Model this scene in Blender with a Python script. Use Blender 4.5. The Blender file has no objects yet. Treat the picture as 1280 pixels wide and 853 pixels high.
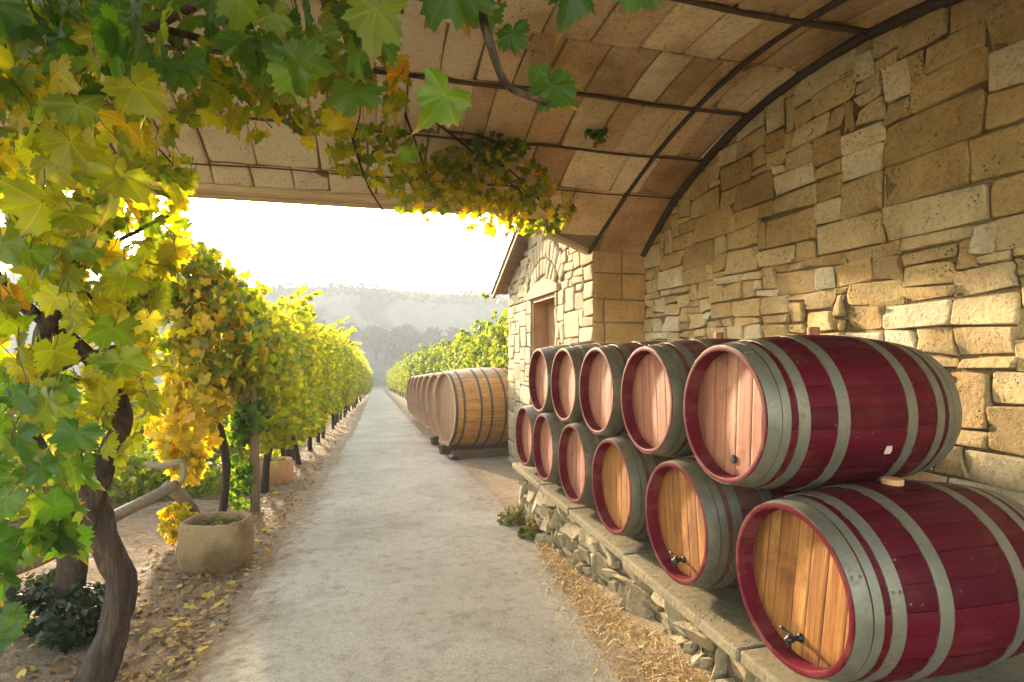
import bpy, math, random
import numpy as np
from mathutils import Vector, noise as mnoise

rng = np.random.default_rng(7)
random.seed(7)
scene = bpy.context.scene
COL = scene.collection
rad = math.radians
EYE = 1.57                                   # eye height over the ground where the camera stands
FPX = 690.0
TH = math.atan(170 / FPX)
S_, C_ = math.sin(TH), math.cos(TH)
SLOPE = 0.0535

def gz(x, y):
    """smooth height of the ground"""
    if y < 120: return -SLOPE * y
    return -SLOPE * 120 - 0.03 * (y - 120)

def at(px, py, d):
    """a place at depth d in front of the eye"""
    u = (px - 640) / FPX
    return Vector((d * S_ + u * d * C_, d * C_ - u * d * S_, EYE + (440 - py) / FPX * d))

# ------------------------------------------------------------------ objects
def link(o, parent=None):
    COL.objects.link(o)
    if parent is not None: o.parent = parent
    return o

def tag(o, label=None, cat=None, group=None, kind=None):
    if label: o["label"] = label
    if cat: o["category"] = cat
    if group: o["group"] = group
    if kind: o["kind"] = kind
    return o

def empty(name, label, cat, loc=(0, 0, 0), rot=(0, 0, 0), group=None):
    o = bpy.data.objects.new(name, None)
    o.location = loc; o.rotation_euler = rot
    o.empty_display_size = 0.1
    link(o); tag(o, label, cat, group)
    return o

def copy_thing(o, parent=None):
    c = o.copy(); link(c); c.parent = parent
    for ch in list(o.children): copy_thing(ch, c)
    return c

class MB:
    def __init__(s): s.v = []; s.f = []; s.n = 0; s.mi = []
    def add(s, V, F, mi=0):
        V = np.asarray(V, float).reshape(-1, 3)
        s.v.append(V)
        for f in F:
            s.f.append([i + s.n for i in f]); s.mi.append(mi)
        s.n += len(V)
    def box(s, lo, hi, mi=0):
        x0, y0, z0 = lo; x1, y1, z1 = hi
        s.add([(x0,y0,z0),(x1,y0,z0),(x1,y1,z0),(x0,y1,z0),(x0,y0,z1),(x1,y0,z1),(x1,y1,z1),(x0,y1,z1)],
              [(0,3,2,1),(4,5,6,7),(0,1,5,4),(1,2,6,5),(2,3,7,6),(3,0,4,7)], mi)
    def beam(s, a, b, w, h, mi=0, up=(0,0,1)):
        a = Vector(a); b = Vector(b); d = (b - a).normalized(); u = Vector(up)
        r = d.cross(u).normalized(); u = r.cross(d)
        V = []
        for p in (a, b):
            for i, j in ((-1,-1),(1,-1),(1,1),(-1,1)):
                V.append(p + r * (i * w / 2) + u * (j * h / 2))
        s.add([tuple(v) for v in V], [(0,1,2,3),(7,6,5,4),(0,4,5,1),(1,5,6,2),(2,6,7,3),(3,7,4,0)], mi)
    def prism(s, poly, ext, mi=0):
        """poly: 3d points, ext: vector"""
        n = len(poly); e = Vector(ext)
        V = [tuple(p) for p in poly] + [tuple(Vector(p) + e) for p in poly]
        F = [tuple(range(n))[::-1], tuple(range(n, 2 * n))]
        for i in range(n): F.append((i, (i + 1) % n, n + (i + 1) % n, n + i))
        s.add(V, F, mi)
    def tube(s, pts, radii, sides=8, rough=0.0, mi=0, sub=4, twist=0.0):
        P = [Vector(p) for p in pts]
        if sub > 1 and len(P) > 2:
            Q = []; RR = []
            for i in range(len(P) - 1):
                p0 = P[max(i - 1, 0)]; p1 = P[i]; p2 = P[i + 1]; p3 = P[min(i + 2, len(P) - 1)]
                for k in range(sub):
                    t = k / sub
                    Q.append(0.5 * ((2 * p1) + (p2 - p0) * t + (2 * p0 - 5 * p1 + 4 * p2 - p3) * t * t + (3 * p1 - p0 - 3 * p2 + p3) * t ** 3))
                    RR.append(radii[i] * (1 - t) + radii[i + 1] * t)
            Q.append(P[-1]); RR.append(radii[-1])
        else: Q, RR = P, list(radii)
        V = []; ref = Vector((0.3, 0.2, 0.93))
        for i, p in enumerate(Q):
            d = (Q[min(i + 1, len(Q) - 1)] - Q[max(i - 1, 0)]).normalized()
            r = d.cross(ref)
            if r.length < 0.1: r = d.cross(Vector((1, 0, 0)))
            r.normalize(); u = r.cross(d)
            for k in range(sides):
                a = 2 * math.pi * k / sides + twist * i
                q = RR[i]
                if rough: q *= 1 + rough * mnoise.noise(Vector((math.cos(a) * 1.5 + p.x * 9, math.sin(a) * 1.5 + p.y * 9, p.z * 5))) + rough * 0.6 * math.cos(3 * a + i * 0.35)
                V.append(tuple(p + (r * math.cos(a) + u * math.sin(a)) * q))
        F = []
        m = len(Q)
        for i in range(m - 1):
            for k in range(sides):
                k2 = (k + 1) % sides
                F.append((i * sides + k, i * sides + k2, (i + 1) * sides + k2, (i + 1) * sides + k))
        F.append(tuple(range(sides))[::-1]); F.append(tuple(range((m - 1) * sides, m * sides)))
        s.add(V, F, mi)
    def grid(s, G, mi=0, flip=False):
        G = np.asarray(G, float); a, b = G.shape[:2]
        F = []
        for i in range(a - 1):
            for j in range(b - 1):
                q = (i * b + j, i * b + j + 1, (i + 1) * b + j + 1, (i + 1) * b + j)
                F.append(q[::-1] if flip else q)
        s.add(G.reshape(-1, 3), F, mi)
    def build(s, name, mats, parent=None, smooth=False, bevel=0.0):
        me = bpy.data.meshes.new(name)
        V = np.concatenate(s.v) if s.v else np.zeros((0, 3))
        me.from_pydata(V.tolist(), [], s.f)
        if not isinstance(mats, (list, tuple)): mats = [mats]
        for m in mats: me.materials.append(m)
        if len(mats) > 1: me.polygons.foreach_set("material_index", s.mi)
        if smooth: me.polygons.foreach_set("use_smooth", [True] * len(me.polygons))
        me.update()
        o = bpy.data.objects.new(name, me); link(o, parent)
        if bevel:
            b = o.modifiers.new("bevel", "BEVEL"); b.width = bevel; b.segments = 2; b.limit_method = 'ANGLE'; b.angle_limit = rad(40)
        return o

# ------------------------------------------------------------------ materials
class NT:
    def __init__(s, name):
        s.m = bpy.data.materials.new(name); s.m.use_nodes = True
        s.t = s.m.node_tree; s.t.nodes.clear()
        s.out = s.n('ShaderNodeOutputMaterial')
        s.geo = None; s.tc = None
    def n(s, typ, **kw):
        x = s.t.nodes.new(typ)
        for k, v in kw.items(): setattr(x, k, v)
        return x
    def l(s, a, b): s.t.links.new(a, b)
    def put(s, sock, v):
        if isinstance(v, bpy.types.NodeSocket): s.l(v, sock)
        else:
            if isinstance(v, (tuple, list)) and len(v) == 3 and sock.type == 'RGBA': v = (*v, 1)
            sock.default_value = v
    def coord(s, which='Object', scale=(1, 1, 1), rot=(0, 0, 0)):
        if s.tc is None: s.tc = s.n('ShaderNodeTexCoord')
        mp = s.n('ShaderNodeMapping'); s.l(s.tc.outputs[which], mp.inputs[0])
        mp.inputs['Scale'].default_value = scale; mp.inputs['Rotation'].default_value = rot
        return mp.outputs[0]
    def island(s):
        if s.geo is None: s.geo = s.n('ShaderNodeNewGeometry')
        return s.geo.outputs['Random Per Island']
    def noise(s, vec, scale, detail=4, rough=0.6, dist=0.0):
        x = s.n('ShaderNodeTexNoise'); s.l(vec, x.inputs['Vector'])
        x.inputs['Scale'].default_value = scale; x.inputs['Detail'].default_value = detail
        x.inputs['Roughness'].default_value = rough; x.inputs['Distortion'].default_value = dist
        return x.outputs['Fac']
    def voro(s, vec, scale, feature='F1'):
        x = s.n('ShaderNodeTexVoronoi', feature=feature); s.l(vec, x.inputs['Vector']); x.inputs['Scale'].default_value = scale
        return x.outputs['Distance']
    def ramp(s, fac, stops, interp='LINEAR'):
        r = s.n('ShaderNodeValToRGB'); s.put(r.inputs[0], fac)
        cr = r.color_ramp; cr.interpolation = interp
        while len(cr.elements) < len(stops): cr.elements.new(0.5)
        for e, (p, c) in zip(cr.elements, stops):
            e.position = p; e.color = (*c, 1) if len(c) == 3 else c
        return r.outputs[0]
    def fr(s, fac, a, b, lo=0.0, hi=1.0):
        x = s.n('ShaderNodeMapRange'); s.put(x.inputs[0], fac)
        for i, v in enumerate((a, b, lo, hi)): x.inputs[1 + i].default_value = v
        return x.outputs[0]
    def mix(s, fac, a, b, mode='MIX'):
        x = s.n('ShaderNodeMix', data_type='RGBA', blend_type=mode)
        s.put(x.inputs[0], fac); s.put(x.inputs[6], a); s.put(x.inputs[7], b)
        return x.outputs[2]
    def math(s, op, a, b=0.0, c=0.0, clamp=False):
        x = s.n('ShaderNodeMath', operation=op, use_clamp=clamp)
        s.put(x.inputs[0], a); s.put(x.inputs[1], b)
        if op in ('MULTIPLY_ADD', 'COMPARE', 'WRAP'): s.put(x.inputs[2], c)
        return x.outputs[0]
    def bump(s, h, strength=0.5, dist=0.01, nrm=None):
        x = s.n('ShaderNodeBump'); s.put(x.inputs['Height'], h)
        x.inputs['Strength'].default_value = strength; x.inputs['Distance'].default_value = dist
        if nrm is not None: s.l(nrm, x.inputs['Normal'])
        return x.outputs[0]
    def bsdf(s, col, rough=0.8, metal=0.0, normal=None, spec=0.5, connect=True):
        b = s.n('ShaderNodeBsdfPrincipled')
        s.put(b.inputs['Base Color'], col); s.put(b.inputs['Roughness'], rough); s.put(b.inputs['Metallic'], metal)
        b.inputs['Specular IOR Level'].default_value = spec
        if normal is not None: s.l(normal, b.inputs['Normal'])
        if connect: s.l(b.outputs[0], s.out.inputs[0])
        return b.outputs[0]

def stone_mat(name, stops, bumpd=0.012, pits=True, stain=(0.5, 0.42, 0.3), stain_amt=0.35, scale=1.0, wash=False):
    t = NT(name); v = t.coord()
    base = t.ramp(t.island(), stops, 'LINEAR')
    n1 = t.noise(v, 7 * scale, 5, 0.65, 0.4)
    n2 = t.noise(v, 32 * scale, 7, 0.75)
    n3 = t.noise(v, 1.1 * scale, 3, 0.55)
    c = t.mix(t.fr(n1, 0.35, 0.7), base, t.mix(1.0, base, (1.25, 1.17, 1.0), 'MULTIPLY'))
    c = t.mix(t.fr(n3, 0.45, 0.62, 0, stain_amt), c, t.mix(1.0, c, stain, 'MULTIPLY'))
    c = t.mix(t.fr(n2, 0.5, 0.3, 0, 0.75), c, t.mix(1.0, c, (0.42, 0.36, 0.28), 'MULTIPLY'))
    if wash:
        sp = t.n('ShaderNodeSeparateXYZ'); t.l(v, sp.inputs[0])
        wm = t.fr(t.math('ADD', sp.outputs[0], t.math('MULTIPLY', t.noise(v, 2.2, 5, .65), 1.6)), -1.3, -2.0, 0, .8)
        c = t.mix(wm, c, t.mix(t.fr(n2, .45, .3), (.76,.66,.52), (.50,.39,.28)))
    h = t.math('ADD', t.math('MULTIPLY', n1, 0.9), t.math('MULTIPLY', n2, 0.55))
    if pits:
        p = t.voro(v, 38 * scale); pm = t.fr(t.noise(v, 5 * scale, 2), 0.5, 0.66)
        pit = t.math('MULTIPLY', t.fr(p, 0.28, 0.08), pm)
        c = t.mix(t.math('MULTIPLY', pit, 0.65), c, t.mix(1.0, c, (0.3, 0.24, 0.17), 'MULTIPLY'))
        h = t.math('SUBTRACT', h, t.math('MULTIPLY', pit, 0.8))
    t.bsdf(c, t.fr(n2, 0, 1, 0.8, 0.98), 0, t.bump(h, 1.0, bumpd * 2.0), spec=0.2)
    return t.m

def wood_mat(name, c1, c2, c3, axis='X', scale=1.0, rough=0.6, bumpd=0.003, streak=0.5, obj_rand=0.25):
    t = NT(name)
    st = {'X': (1.2, 22, 22), 'Y': (22, 1.2, 22), 'Z': (22, 22, 1.2)}[axis]
    oi = t.n('ShaderNodeObjectInfo')
    if t.tc is None: t.tc = t.n('ShaderNodeTexCoord')
    off = t.n('ShaderNodeVectorMath', operation='ADD'); t.l(t.tc.outputs['Object'], off.inputs[0])
    comb = t.n('ShaderNodeCombineXYZ')
    r1 = t.math('ADD', t.math('MULTIPLY', oi.outputs['Random'], 13.0), t.math('MULTIPLY', t.island(), 7.0))
    for i in range(3): t.l(r1, comb.inputs[i])
    t.l(comb.outputs[0], off.inputs[1])
    mp = t.n('ShaderNodeMapping'); t.l(off.outputs[0], mp.inputs[0]); mp.inputs['Scale'].default_value = [a * scale for a in st]
    g = t.noise(mp.outputs[0], 1.0, 8, 0.65, 1.6)
    g2 = t.noise(mp.outputs[0], 5.0, 3, 0.6)
    big = t.noise(off.outputs[0], 3.2 * scale, 4, 0.6, 0.5)
    mp2 = t.n('ShaderNodeMapping'); t.l(off.outputs[0], mp2.inputs[0]); mp2.inputs['Scale'].default_value = [a * scale * .32 for a in st]
    g3 = t.noise(mp2.outputs[0], 1.0, 6, 0.6, 2.2)
    c = t.ramp(t.math('ADD', t.math('MULTIPLY', g, .5), t.math('MULTIPLY', g3, .5)), [(0.34, c1), (0.5, c2), (0.66, c3)])
    c = t.mix(t.fr(g3, .60, .72, 0, .6), c, t.mix(1.0, c, (.45, .36, .30), 'MULTIPLY'))
    c = t.mix(t.fr(t.island(), 0, 1, 0, 0.5), c, t.mix(1.0, c, (0.72, 0.66, 0.6), 'MULTIPLY'))
    c = t.mix(t.fr(big, 0.5, 0.72, 0, streak), c, t.mix(1.0, c, (0.5, 0.42, 0.36), 'MULTIPLY'))
    c = t.mix(t.fr(g2, 0.42, 0.3, 0, 0.5), c, t.mix(1.0, c, (0.45, 0.38, 0.32), 'MULTIPLY'))
    c = t.mix(t.math('MULTIPLY', oi.outputs['Random'], obj_rand), c, t.mix(1.0, c, (0.75, 0.62, 0.6), 'MULTIPLY'))
    t.bsdf(c, t.fr(g, 0.2, 0.8, rough - 0.1, rough + 0.15), 0, t.bump(t.math('ADD', g, t.math('MULTIPLY', g2, 0.4)), 0.6, bumpd), spec=0.35)
    return t.m

def paint_mat(name, base, dark, worn, worn_amt, rough=0.42):
    """stained / painted barrel staves, axis X"""
    t = NT(name); v = t.coord()
    oi = t.n('ShaderNodeObjectInfo')
    mp = t.coord('Object', (1.5, 26, 26))
    g = t.noise(mp, 1.0, 6, 0.6, 1.0)
    big = t.noise(v, 4.5, 5, 0.62, 0.6)
    c = t.mix(t.fr(t.island(), 0, 1), base, dark)
    w = t.math('MULTIPLY', t.fr(t.math('ADD', big, t.math('MULTIPLY', g, 0.45)), 0.78 - 0.5 * worn_amt, 1.0 - 0.4 * worn_amt), 0.25 + 0.7 * worn_amt)
    c = t.mix(w, c, worn)
    c = t.mix(t.fr(g, 0.42, 0.3, 0, 0.45), c, t.mix(1.0, c, (0.5, 0.45, 0.5), 'MULTIPLY'))
    sp = t.noise(v, 60, 2, 0.5)
    c = t.mix(t.fr(sp, 0.7, 0.76, 0, 0.35), c, t.mix(0.5, worn, (0.5, 0.42, 0.36)))
    t.bsdf(c, t.fr(big, 0.3, 0.7, rough - 0.08, rough + 0.2), 0, t.bump(g, 0.4, 0.003), spec=0.09)
    return t.m

def metal_mat(name, c1, c2, rough, metal=0.75, rust=(0.12, 0.07, 0.04), rust_amt=0.4):
    t = NT(name); v = t.coord()
    a = t.noise(v, 9, 5, 0.65, 0.4); b = t.noise(v, 70, 3, 0.6)
    c = t.mix(t.fr(a, 0.3, 0.7), c1, c2)
    c = t.mix(t.fr(t.math('ADD', a, t.math('MULTIPLY', b, 0.35)), 0.72, 0.9, 0, rust_amt), c, rust)
    t.bsdf(c, t.fr(b, 0.2, 0.8, rough - 0.08, rough + 0.15), metal, t.bump(t.math('ADD', a, b), 0.25, 0.002))
    return t.m

def leaf_mat(name, stops, tint=(4.2, 3.6, 0.8), trans=0.55, vein=True, rough=0.42):
    t = NT(name)
    v = t.coord()
    base = t.ramp(t.island(), stops)
    n1 = t.noise(v, 16, 4, 0.6)
    c = t.mix(t.fr(n1, 0.38, 0.68, 0, 0.55), base, t.mix(1.0, base, (1.45, 1.15, 0.6), 'MULTIPLY'))
    nrm = None
    if vein:
        uv = t.n('ShaderNodeUVMap'); sep = t.n('ShaderNodeSeparateXYZ'); t.l(uv.outputs[0], sep.inputs[0])
        x, y = sep.outputs[0], sep.outputs[1]
        ax = t.math('ABSOLUTE', x)
        best = None
        for ang in (0, 52, 105):
            dx, dy = math.sin(rad(ang)), math.cos(rad(ang))
            cr = t.math('ABSOLUTE', t.math('SUBTRACT', t.math('MULTIPLY', ax, dy), t.math('MULTIPLY', y, dx)))
            dt = t.math('ADD', t.math('MULTIPLY', ax, dx), t.math('MULTIPLY', y, dy))
            # side veins as a fine comb along the rib
            comb = t.math('ABSOLUTE', t.math('SUBTRACT', t.math('FRACT', t.math('MULTIPLY', t.math('SUBTRACT', dt, t.math('MULTIPLY', cr, 0.8)), 6.0)), 0.5))
            side = t.math('ADD', t.fr(comb, 0.0, 0.5, 0.012, 0.16), t.math('MULTIPLY', cr, 0.12))
            d = t.math('MINIMUM', cr, side)
            d = t.math('ADD', d, t.math('MULTIPLY', t.math('LESS_THAN', dt, 0.0), 9.0))
            d = t.math('ADD', d, t.math('MULTIPLY', t.math('GREATER_THAN', cr, t.math('ADD', t.math('MULTIPLY', dt, 0.5), 0.02)), 9.0))
            best = d if best is None else t.math('MINIMUM', best, d)
        ln = t.n('ShaderNodeVectorMath', operation='LENGTH'); t.l(uv.outputs[0], ln.inputs[0])
        n4 = t.noise(v, 38, 4, .7)
        eb = t.fr(t.math('ADD', t.math('ADD', ln.outputs['Value'], t.math('MULTIPLY', n4, .5)), t.math('MULTIPLY', n1, .5)), 1.28, 1.42, 0, .75)
        c = t.mix(eb, c, (.13, .075, .022))
        c = t.mix(t.fr(n4, .62, .72, 0, .5), c, t.mix(1.0, c, (1.7, 1.3, .7), 'MULTIPLY'))
        vm = t.fr(best, 0.028, 0.008)
        c = t.mix(t.math('MULTIPLY', vm, 0.32), c, t.mix(1.0, c, (2.2, 1.9, 1.5), 'MULTIPLY'))
        nrm = t.bump(t.math('ADD', t.math('MULTIPLY', vm, -0.7), n1), 0.5, 0.004)
    p = t.bsdf(c, rough, 0, nrm, spec=0.35, connect=False)
    tr = t.n('ShaderNodeBsdfTranslucent')
    t.put(tr.inputs[0], t.mix(1.0, c, tint, 'MULTIPLY'))
    mx = t.n('ShaderNodeMixShader'); mx.inputs[0].default_value = trans
    t.l(p, mx.inputs[1]); t.l(tr.outputs[0], mx.inputs[2]); t.l(mx.outputs[0], t.out.inputs[0])
    return t.m

M = {}
M['wall'] = stone_mat('sandstone', [(0, (.42,.31,.17)), (.25, (.55,.42,.23)), (.5, (.60,.48,.28)), (.66, (.46,.35,.21)), (.78, (.64,.55,.38)), (1, (.72,.67,.57))], 0.016, stain=(.55,.47,.36), stain_amt=.6)
M['facade'] = stone_mat('pale_limestone', [(0, (.33,.26,.165)), (.5, (.40,.33,.22)), (1, (.29,.23,.15))], 0.012, stain_amt=0.25)
M['ashlar'] = stone_mat('brown_ashlar', [(0, (.36,.22,.10)), (.5, (.44,.28,.13)), (1, (.40,.28,.15))], 0.008)
M['rubble'] = stone_mat('rubble', [(0, (.22,.17,.11)), (.35, (.33,.27,.18)), (.7, (.38,.31,.20)), (1, (.27,.21,.13))], 0.016, stain=(.5,.46,.36))
M['mortar'] = stone_mat('mortar', [(0, (.25,.19,.11)), (1, (.27,.21,.125))], 0.02, scale=2)
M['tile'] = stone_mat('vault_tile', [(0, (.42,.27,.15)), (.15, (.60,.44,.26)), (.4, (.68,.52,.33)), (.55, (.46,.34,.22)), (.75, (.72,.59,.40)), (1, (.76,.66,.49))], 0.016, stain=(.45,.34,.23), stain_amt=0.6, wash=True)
M['slab'] = stone_mat('ledge_slab', [(0, (.17,.14,.09)), (1, (.23,.195,.13))], 0.014, stain=(.5,.45,.36))
M['trough'] = stone_mat('trough_stone', [(0, (.34,.225,.12)), (1, (.36,.24,.13))], 0.022, stain=(.38,.33,.24), stain_amt=0.8, scale=2.2)
M['terracotta'] = stone_mat('terracotta', [(0, (.46,.25,.12)), (1, (.48,.27,.14))], 0.008, stain=(.5,.4,.3))
M['beam'] = wood_mat('weathered_beam', (.50,.36,.22), (.60,.46,.30), (.66,.53,.37), 'X', 0.8, 0.75, streak=0.25)
M['door'] = wood_mat('door_timber', (.22,.11,.045), (.32,.17,.07), (.40,.23,.10), 'Z', 1.0, 0.6)
M['roof'] = wood_mat('roof_board', (.20,.13,.07), (.30,.20,.11), (.38,.27,.16), 'Y', 1.0, 0.75)
M['dark_timber'] = wood_mat('dark_timber', (.05,.03,.018), (.09,.055,.03), (.13,.085,.05), 'X', 1.0, 0.7)
M['rail'] = wood_mat('weathered_rail', (.13,.09,.055), (.22,.16,.10), (.30,.23,.15), 'X', 2.0, 0.8, 0.006)
M['bark'] = wood_mat('vine_bark', (.014,.008,.005), (.05,.030,.018), (.13,.085,.052), 'Z', 1.3, 0.92, 0.035)
M['post'] = wood_mat('post_wood', (.10,.065,.035), (.17,.115,.065), (.25,.18,.11), 'Z', 1.2, 0.85, 0.008)
def head_mat(name, c1, c2, c3, seed):
    m = wood_mat(name, c1, c2, c3, 'Z', 1.3, 0.55); t = NT.__new__(NT); t.m = m; t.t = m.node_tree; t.geo = None; t.tc = None
    bs = [n for n in t.t.nodes if n.type == 'BSDF_PRINCIPLED'][0]; col = bs.inputs['Base Color'].links[0].from_socket
    v = t.coord('Object', (1, 1, 1)); sp = t.n('ShaderNodeSeparateXYZ'); t.l(v, sp.inputs[0])
    oi = t.n('ShaderNodeObjectInfo')
    vs = t.n('ShaderNodeVectorMath', operation='ADD'); t.l(v, vs.inputs[0]); cb = t.n('ShaderNodeCombineXYZ')
    for i in range(3): t.l(t.math('MULTIPLY', oi.outputs['Random'], 20 + 7 * i), cb.inputs[i])
    t.l(cb.outputs[0], vs.inputs[1])
    mp = t.n('ShaderNodeMapping'); t.l(vs.outputs[0], mp.inputs[0]); mp.inputs['Scale'].default_value = (1, 1, .35)
    n1 = t.noise(mp.outputs[0], 9, 6, .7, 1.0); n2 = t.noise(vs.outputs[0], 4.0, 5, .65, .5)
    r = t.math('SQRT', t.math('ADD', t.math('MULTIPLY', sp.outputs[1], sp.outputs[1]), t.math('MULTIPLY', sp.outputs[2], sp.outputs[2])))
    ring = t.fr(t.math('ADD', r, t.math('MULTIPLY', n1, .09)), .285, .335, 0, .7)         # damp ring where wine seeps in at the croze
    c = t.mix(ring, col, t.mix(1.0, col, (.42, .25, .22), 'MULTIPLY'))
    dy = t.math('ABSOLUTE', t.math('ADD', sp.outputs[1], t.math('MULTIPLY_ADD', n1, .10, -.05)))
    run = t.math('MULTIPLY', t.fr(dy, .035, .008, 0, 1), t.fr(n1, .40, .58))
    c = t.mix(t.math('MULTIPLY', run, .45), c, (c3[0] * 1.25, c3[1] * 1.4, c3[2] * 1.5))
    c = t.mix(t.fr(n2, .56, .68, 0, .6), c, t.mix(1.0, c, (.40, .30, .26), 'MULTIPLY'))
    t.l(c, bs.inputs['Base Color']); return m
M['head_pink'] = head_mat('head_wine_stained', (.20,.065,.042), (.34,.135,.082), (.44,.215,.135), 1)
M['head_oak'] = head_mat('head_oak', (.12,.038,.009), (.29,.115,.025), (.43,.205,.052), 2)
M['cask'] = wood_mat('cask_oak', (.20,.08,.016), (.44,.21,.045), (.58,.32,.085), 'X', 1.1, 0.42, streak=0.6)
M['cask_head'] = wood_mat('cask_head', (.30,.16,.09), (.40,.23,.13), (.48,.30,.18), 'Z', 1.0, 0.6)
M['red'] = paint_mat('red_staves', (.074,.0020,.0082), (.045,.0013,.006), (.15,.038,.022), 0.12, 0.46)
M['redworn'] = paint_mat('worn_red_staves', (.085,.006,.011), (.055,.005,.009), (.14,.075,.05), 0.6, 0.5)
M['oakgrey'] = paint_mat('grey_oak_staves', (.19,.10,.075), (.13,.07,.055), (.24,.18,.13), 0.85, 0.6)
M['chime'] = paint_mat('chime_red', (.105,.005,.013), (.08,.004,.011), (.27,.10,.08), 0.15, 0.5)
M['hoop'] = metal_mat('galvanised_hoop', (.105,.094,.066), (.185,.168,.122), 0.48, 0.4, rust_amt=0.85)
M['iron'] = metal_mat('dark_iron', (.045,.032,.028), (.075,.05,.04), 0.6, 0.5)
M['caskhoop'] = metal_mat('cask_hoop', (.055,.042,.034), (.09,.07,.055), 0.6, 0.3)
M['rib'] = metal_mat('rusty_rib', (.07,.042,.028), (.11,.065,.04), 0.75, 0.2, (.16,.08,.04), 0.6)
M['tap'] = metal_mat('tap_metal', (.022,.022,.024), (.06,.06,.065), 0.4, 0.8, rust_amt=0.2)
M['bung'] = wood_mat('bung_wood', (.24,.075,.04), (.32,.11,.06), (.38,.15,.08), 'Z', 2, 0.6)
M['cork'] = wood_mat('cork', (.48,.24,.10), (.58,.31,.14), (.64,.37,.18), 'Z', 3, 0.8)
M['black'] = NT('bung_hole'); M['black'].bsdf((.008,.006,.005), 0.9); M['black'] = M['black'].m
M['scrap'] = NT('paper_scrap'); M['scrap'].bsdf((.5,.36,.33), 0.8); M['scrap'] = M['scrap'].m
GREEN = [(0, (.018,.05,.010)), (.4, (.032,.085,.012)), (.75, (.055,.11,.014)), (1, (.10,.13,.015))]
M['leaf_fg'] = leaf_mat('vine_leaf_green', GREEN)
M['leaf_gold'] = leaf_mat('vine_leaf_golden', [(0, (.045,.085,.010)), (.3, (.080,.122,.012)), (.6, (.135,.160,.013)), (.85, (.20,.195,.015)), (.97, (.27,.21,.014)), (1, (.26,.15,.012))], (3.6, 3.1, .6), 0.6)  # warmest stops put some of the sun's amber glow into the leaf colour
M['leaf_yellow'] = leaf_mat('vine_leaf_yellow', [(0, (.17,.18,.014)), (.4, (.30,.26,.015)), (.8, (.42,.34,.018)), (1, (.38,.24,.015))], (2.5, 2.3, .6), 0.5)
M['leaf_row'] = leaf_mat('row_leaf', [(0, (.06,.085,.014)), (.5, (.105,.13,.018)), (.8, (.15,.155,.02)), (.98, (.19,.165,.02)), (1, (.17,.08,.02))], (4.4, 4.0, .7), 0.6, vein=False, rough=0.5)
M['leaf_right'] = leaf_mat('hedge_leaf', [(0, (.040,.075,.012)), (.5, (.075,.115,.016)), (1, (.13,.14,.018))], (3.4, 3.0, .7), 0.5, vein=False, rough=0.5)
M['leaf_tree'] = leaf_mat('tree_leaf', [(0, (.02,.04,.012)), (1, (.05,.075,.018))], (1.6, 1.6, .8), 0.3, vein=False, rough=0.6)
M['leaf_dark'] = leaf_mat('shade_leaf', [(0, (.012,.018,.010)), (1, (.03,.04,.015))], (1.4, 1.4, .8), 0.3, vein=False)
M['leaf_dry'] = leaf_mat('dry_leaf', [(0, (.10,.055,.025)), (.5, (.22,.13,.05)), (.8, (.36,.23,.06)), (1, (.42,.30,.08))], (1.2, 1.1, .8), 0.2, vein=False, rough=0.7)
M['stalk'] = leaf_mat('leaf_stalk', [(0, (.10,.07,.02)), (1, (.16,.07,.03))], (1.4, 1.2, .8), .2, vein=False)
M['straw'] = leaf_mat('straw', [(0, (.22,.13,.045)), (.5, (.40,.27,.10)), (1, (.56,.42,.19))], (1.1, 1.1, .9), 0.15, vein=False, rough=0.6)
M['moss'] = leaf_mat('moss_grass', [(0, (.07,.075,.02)), (1, (.14,.13,.04))], (1.6, 1.5, .8), 0.3, vein=False)

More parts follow.
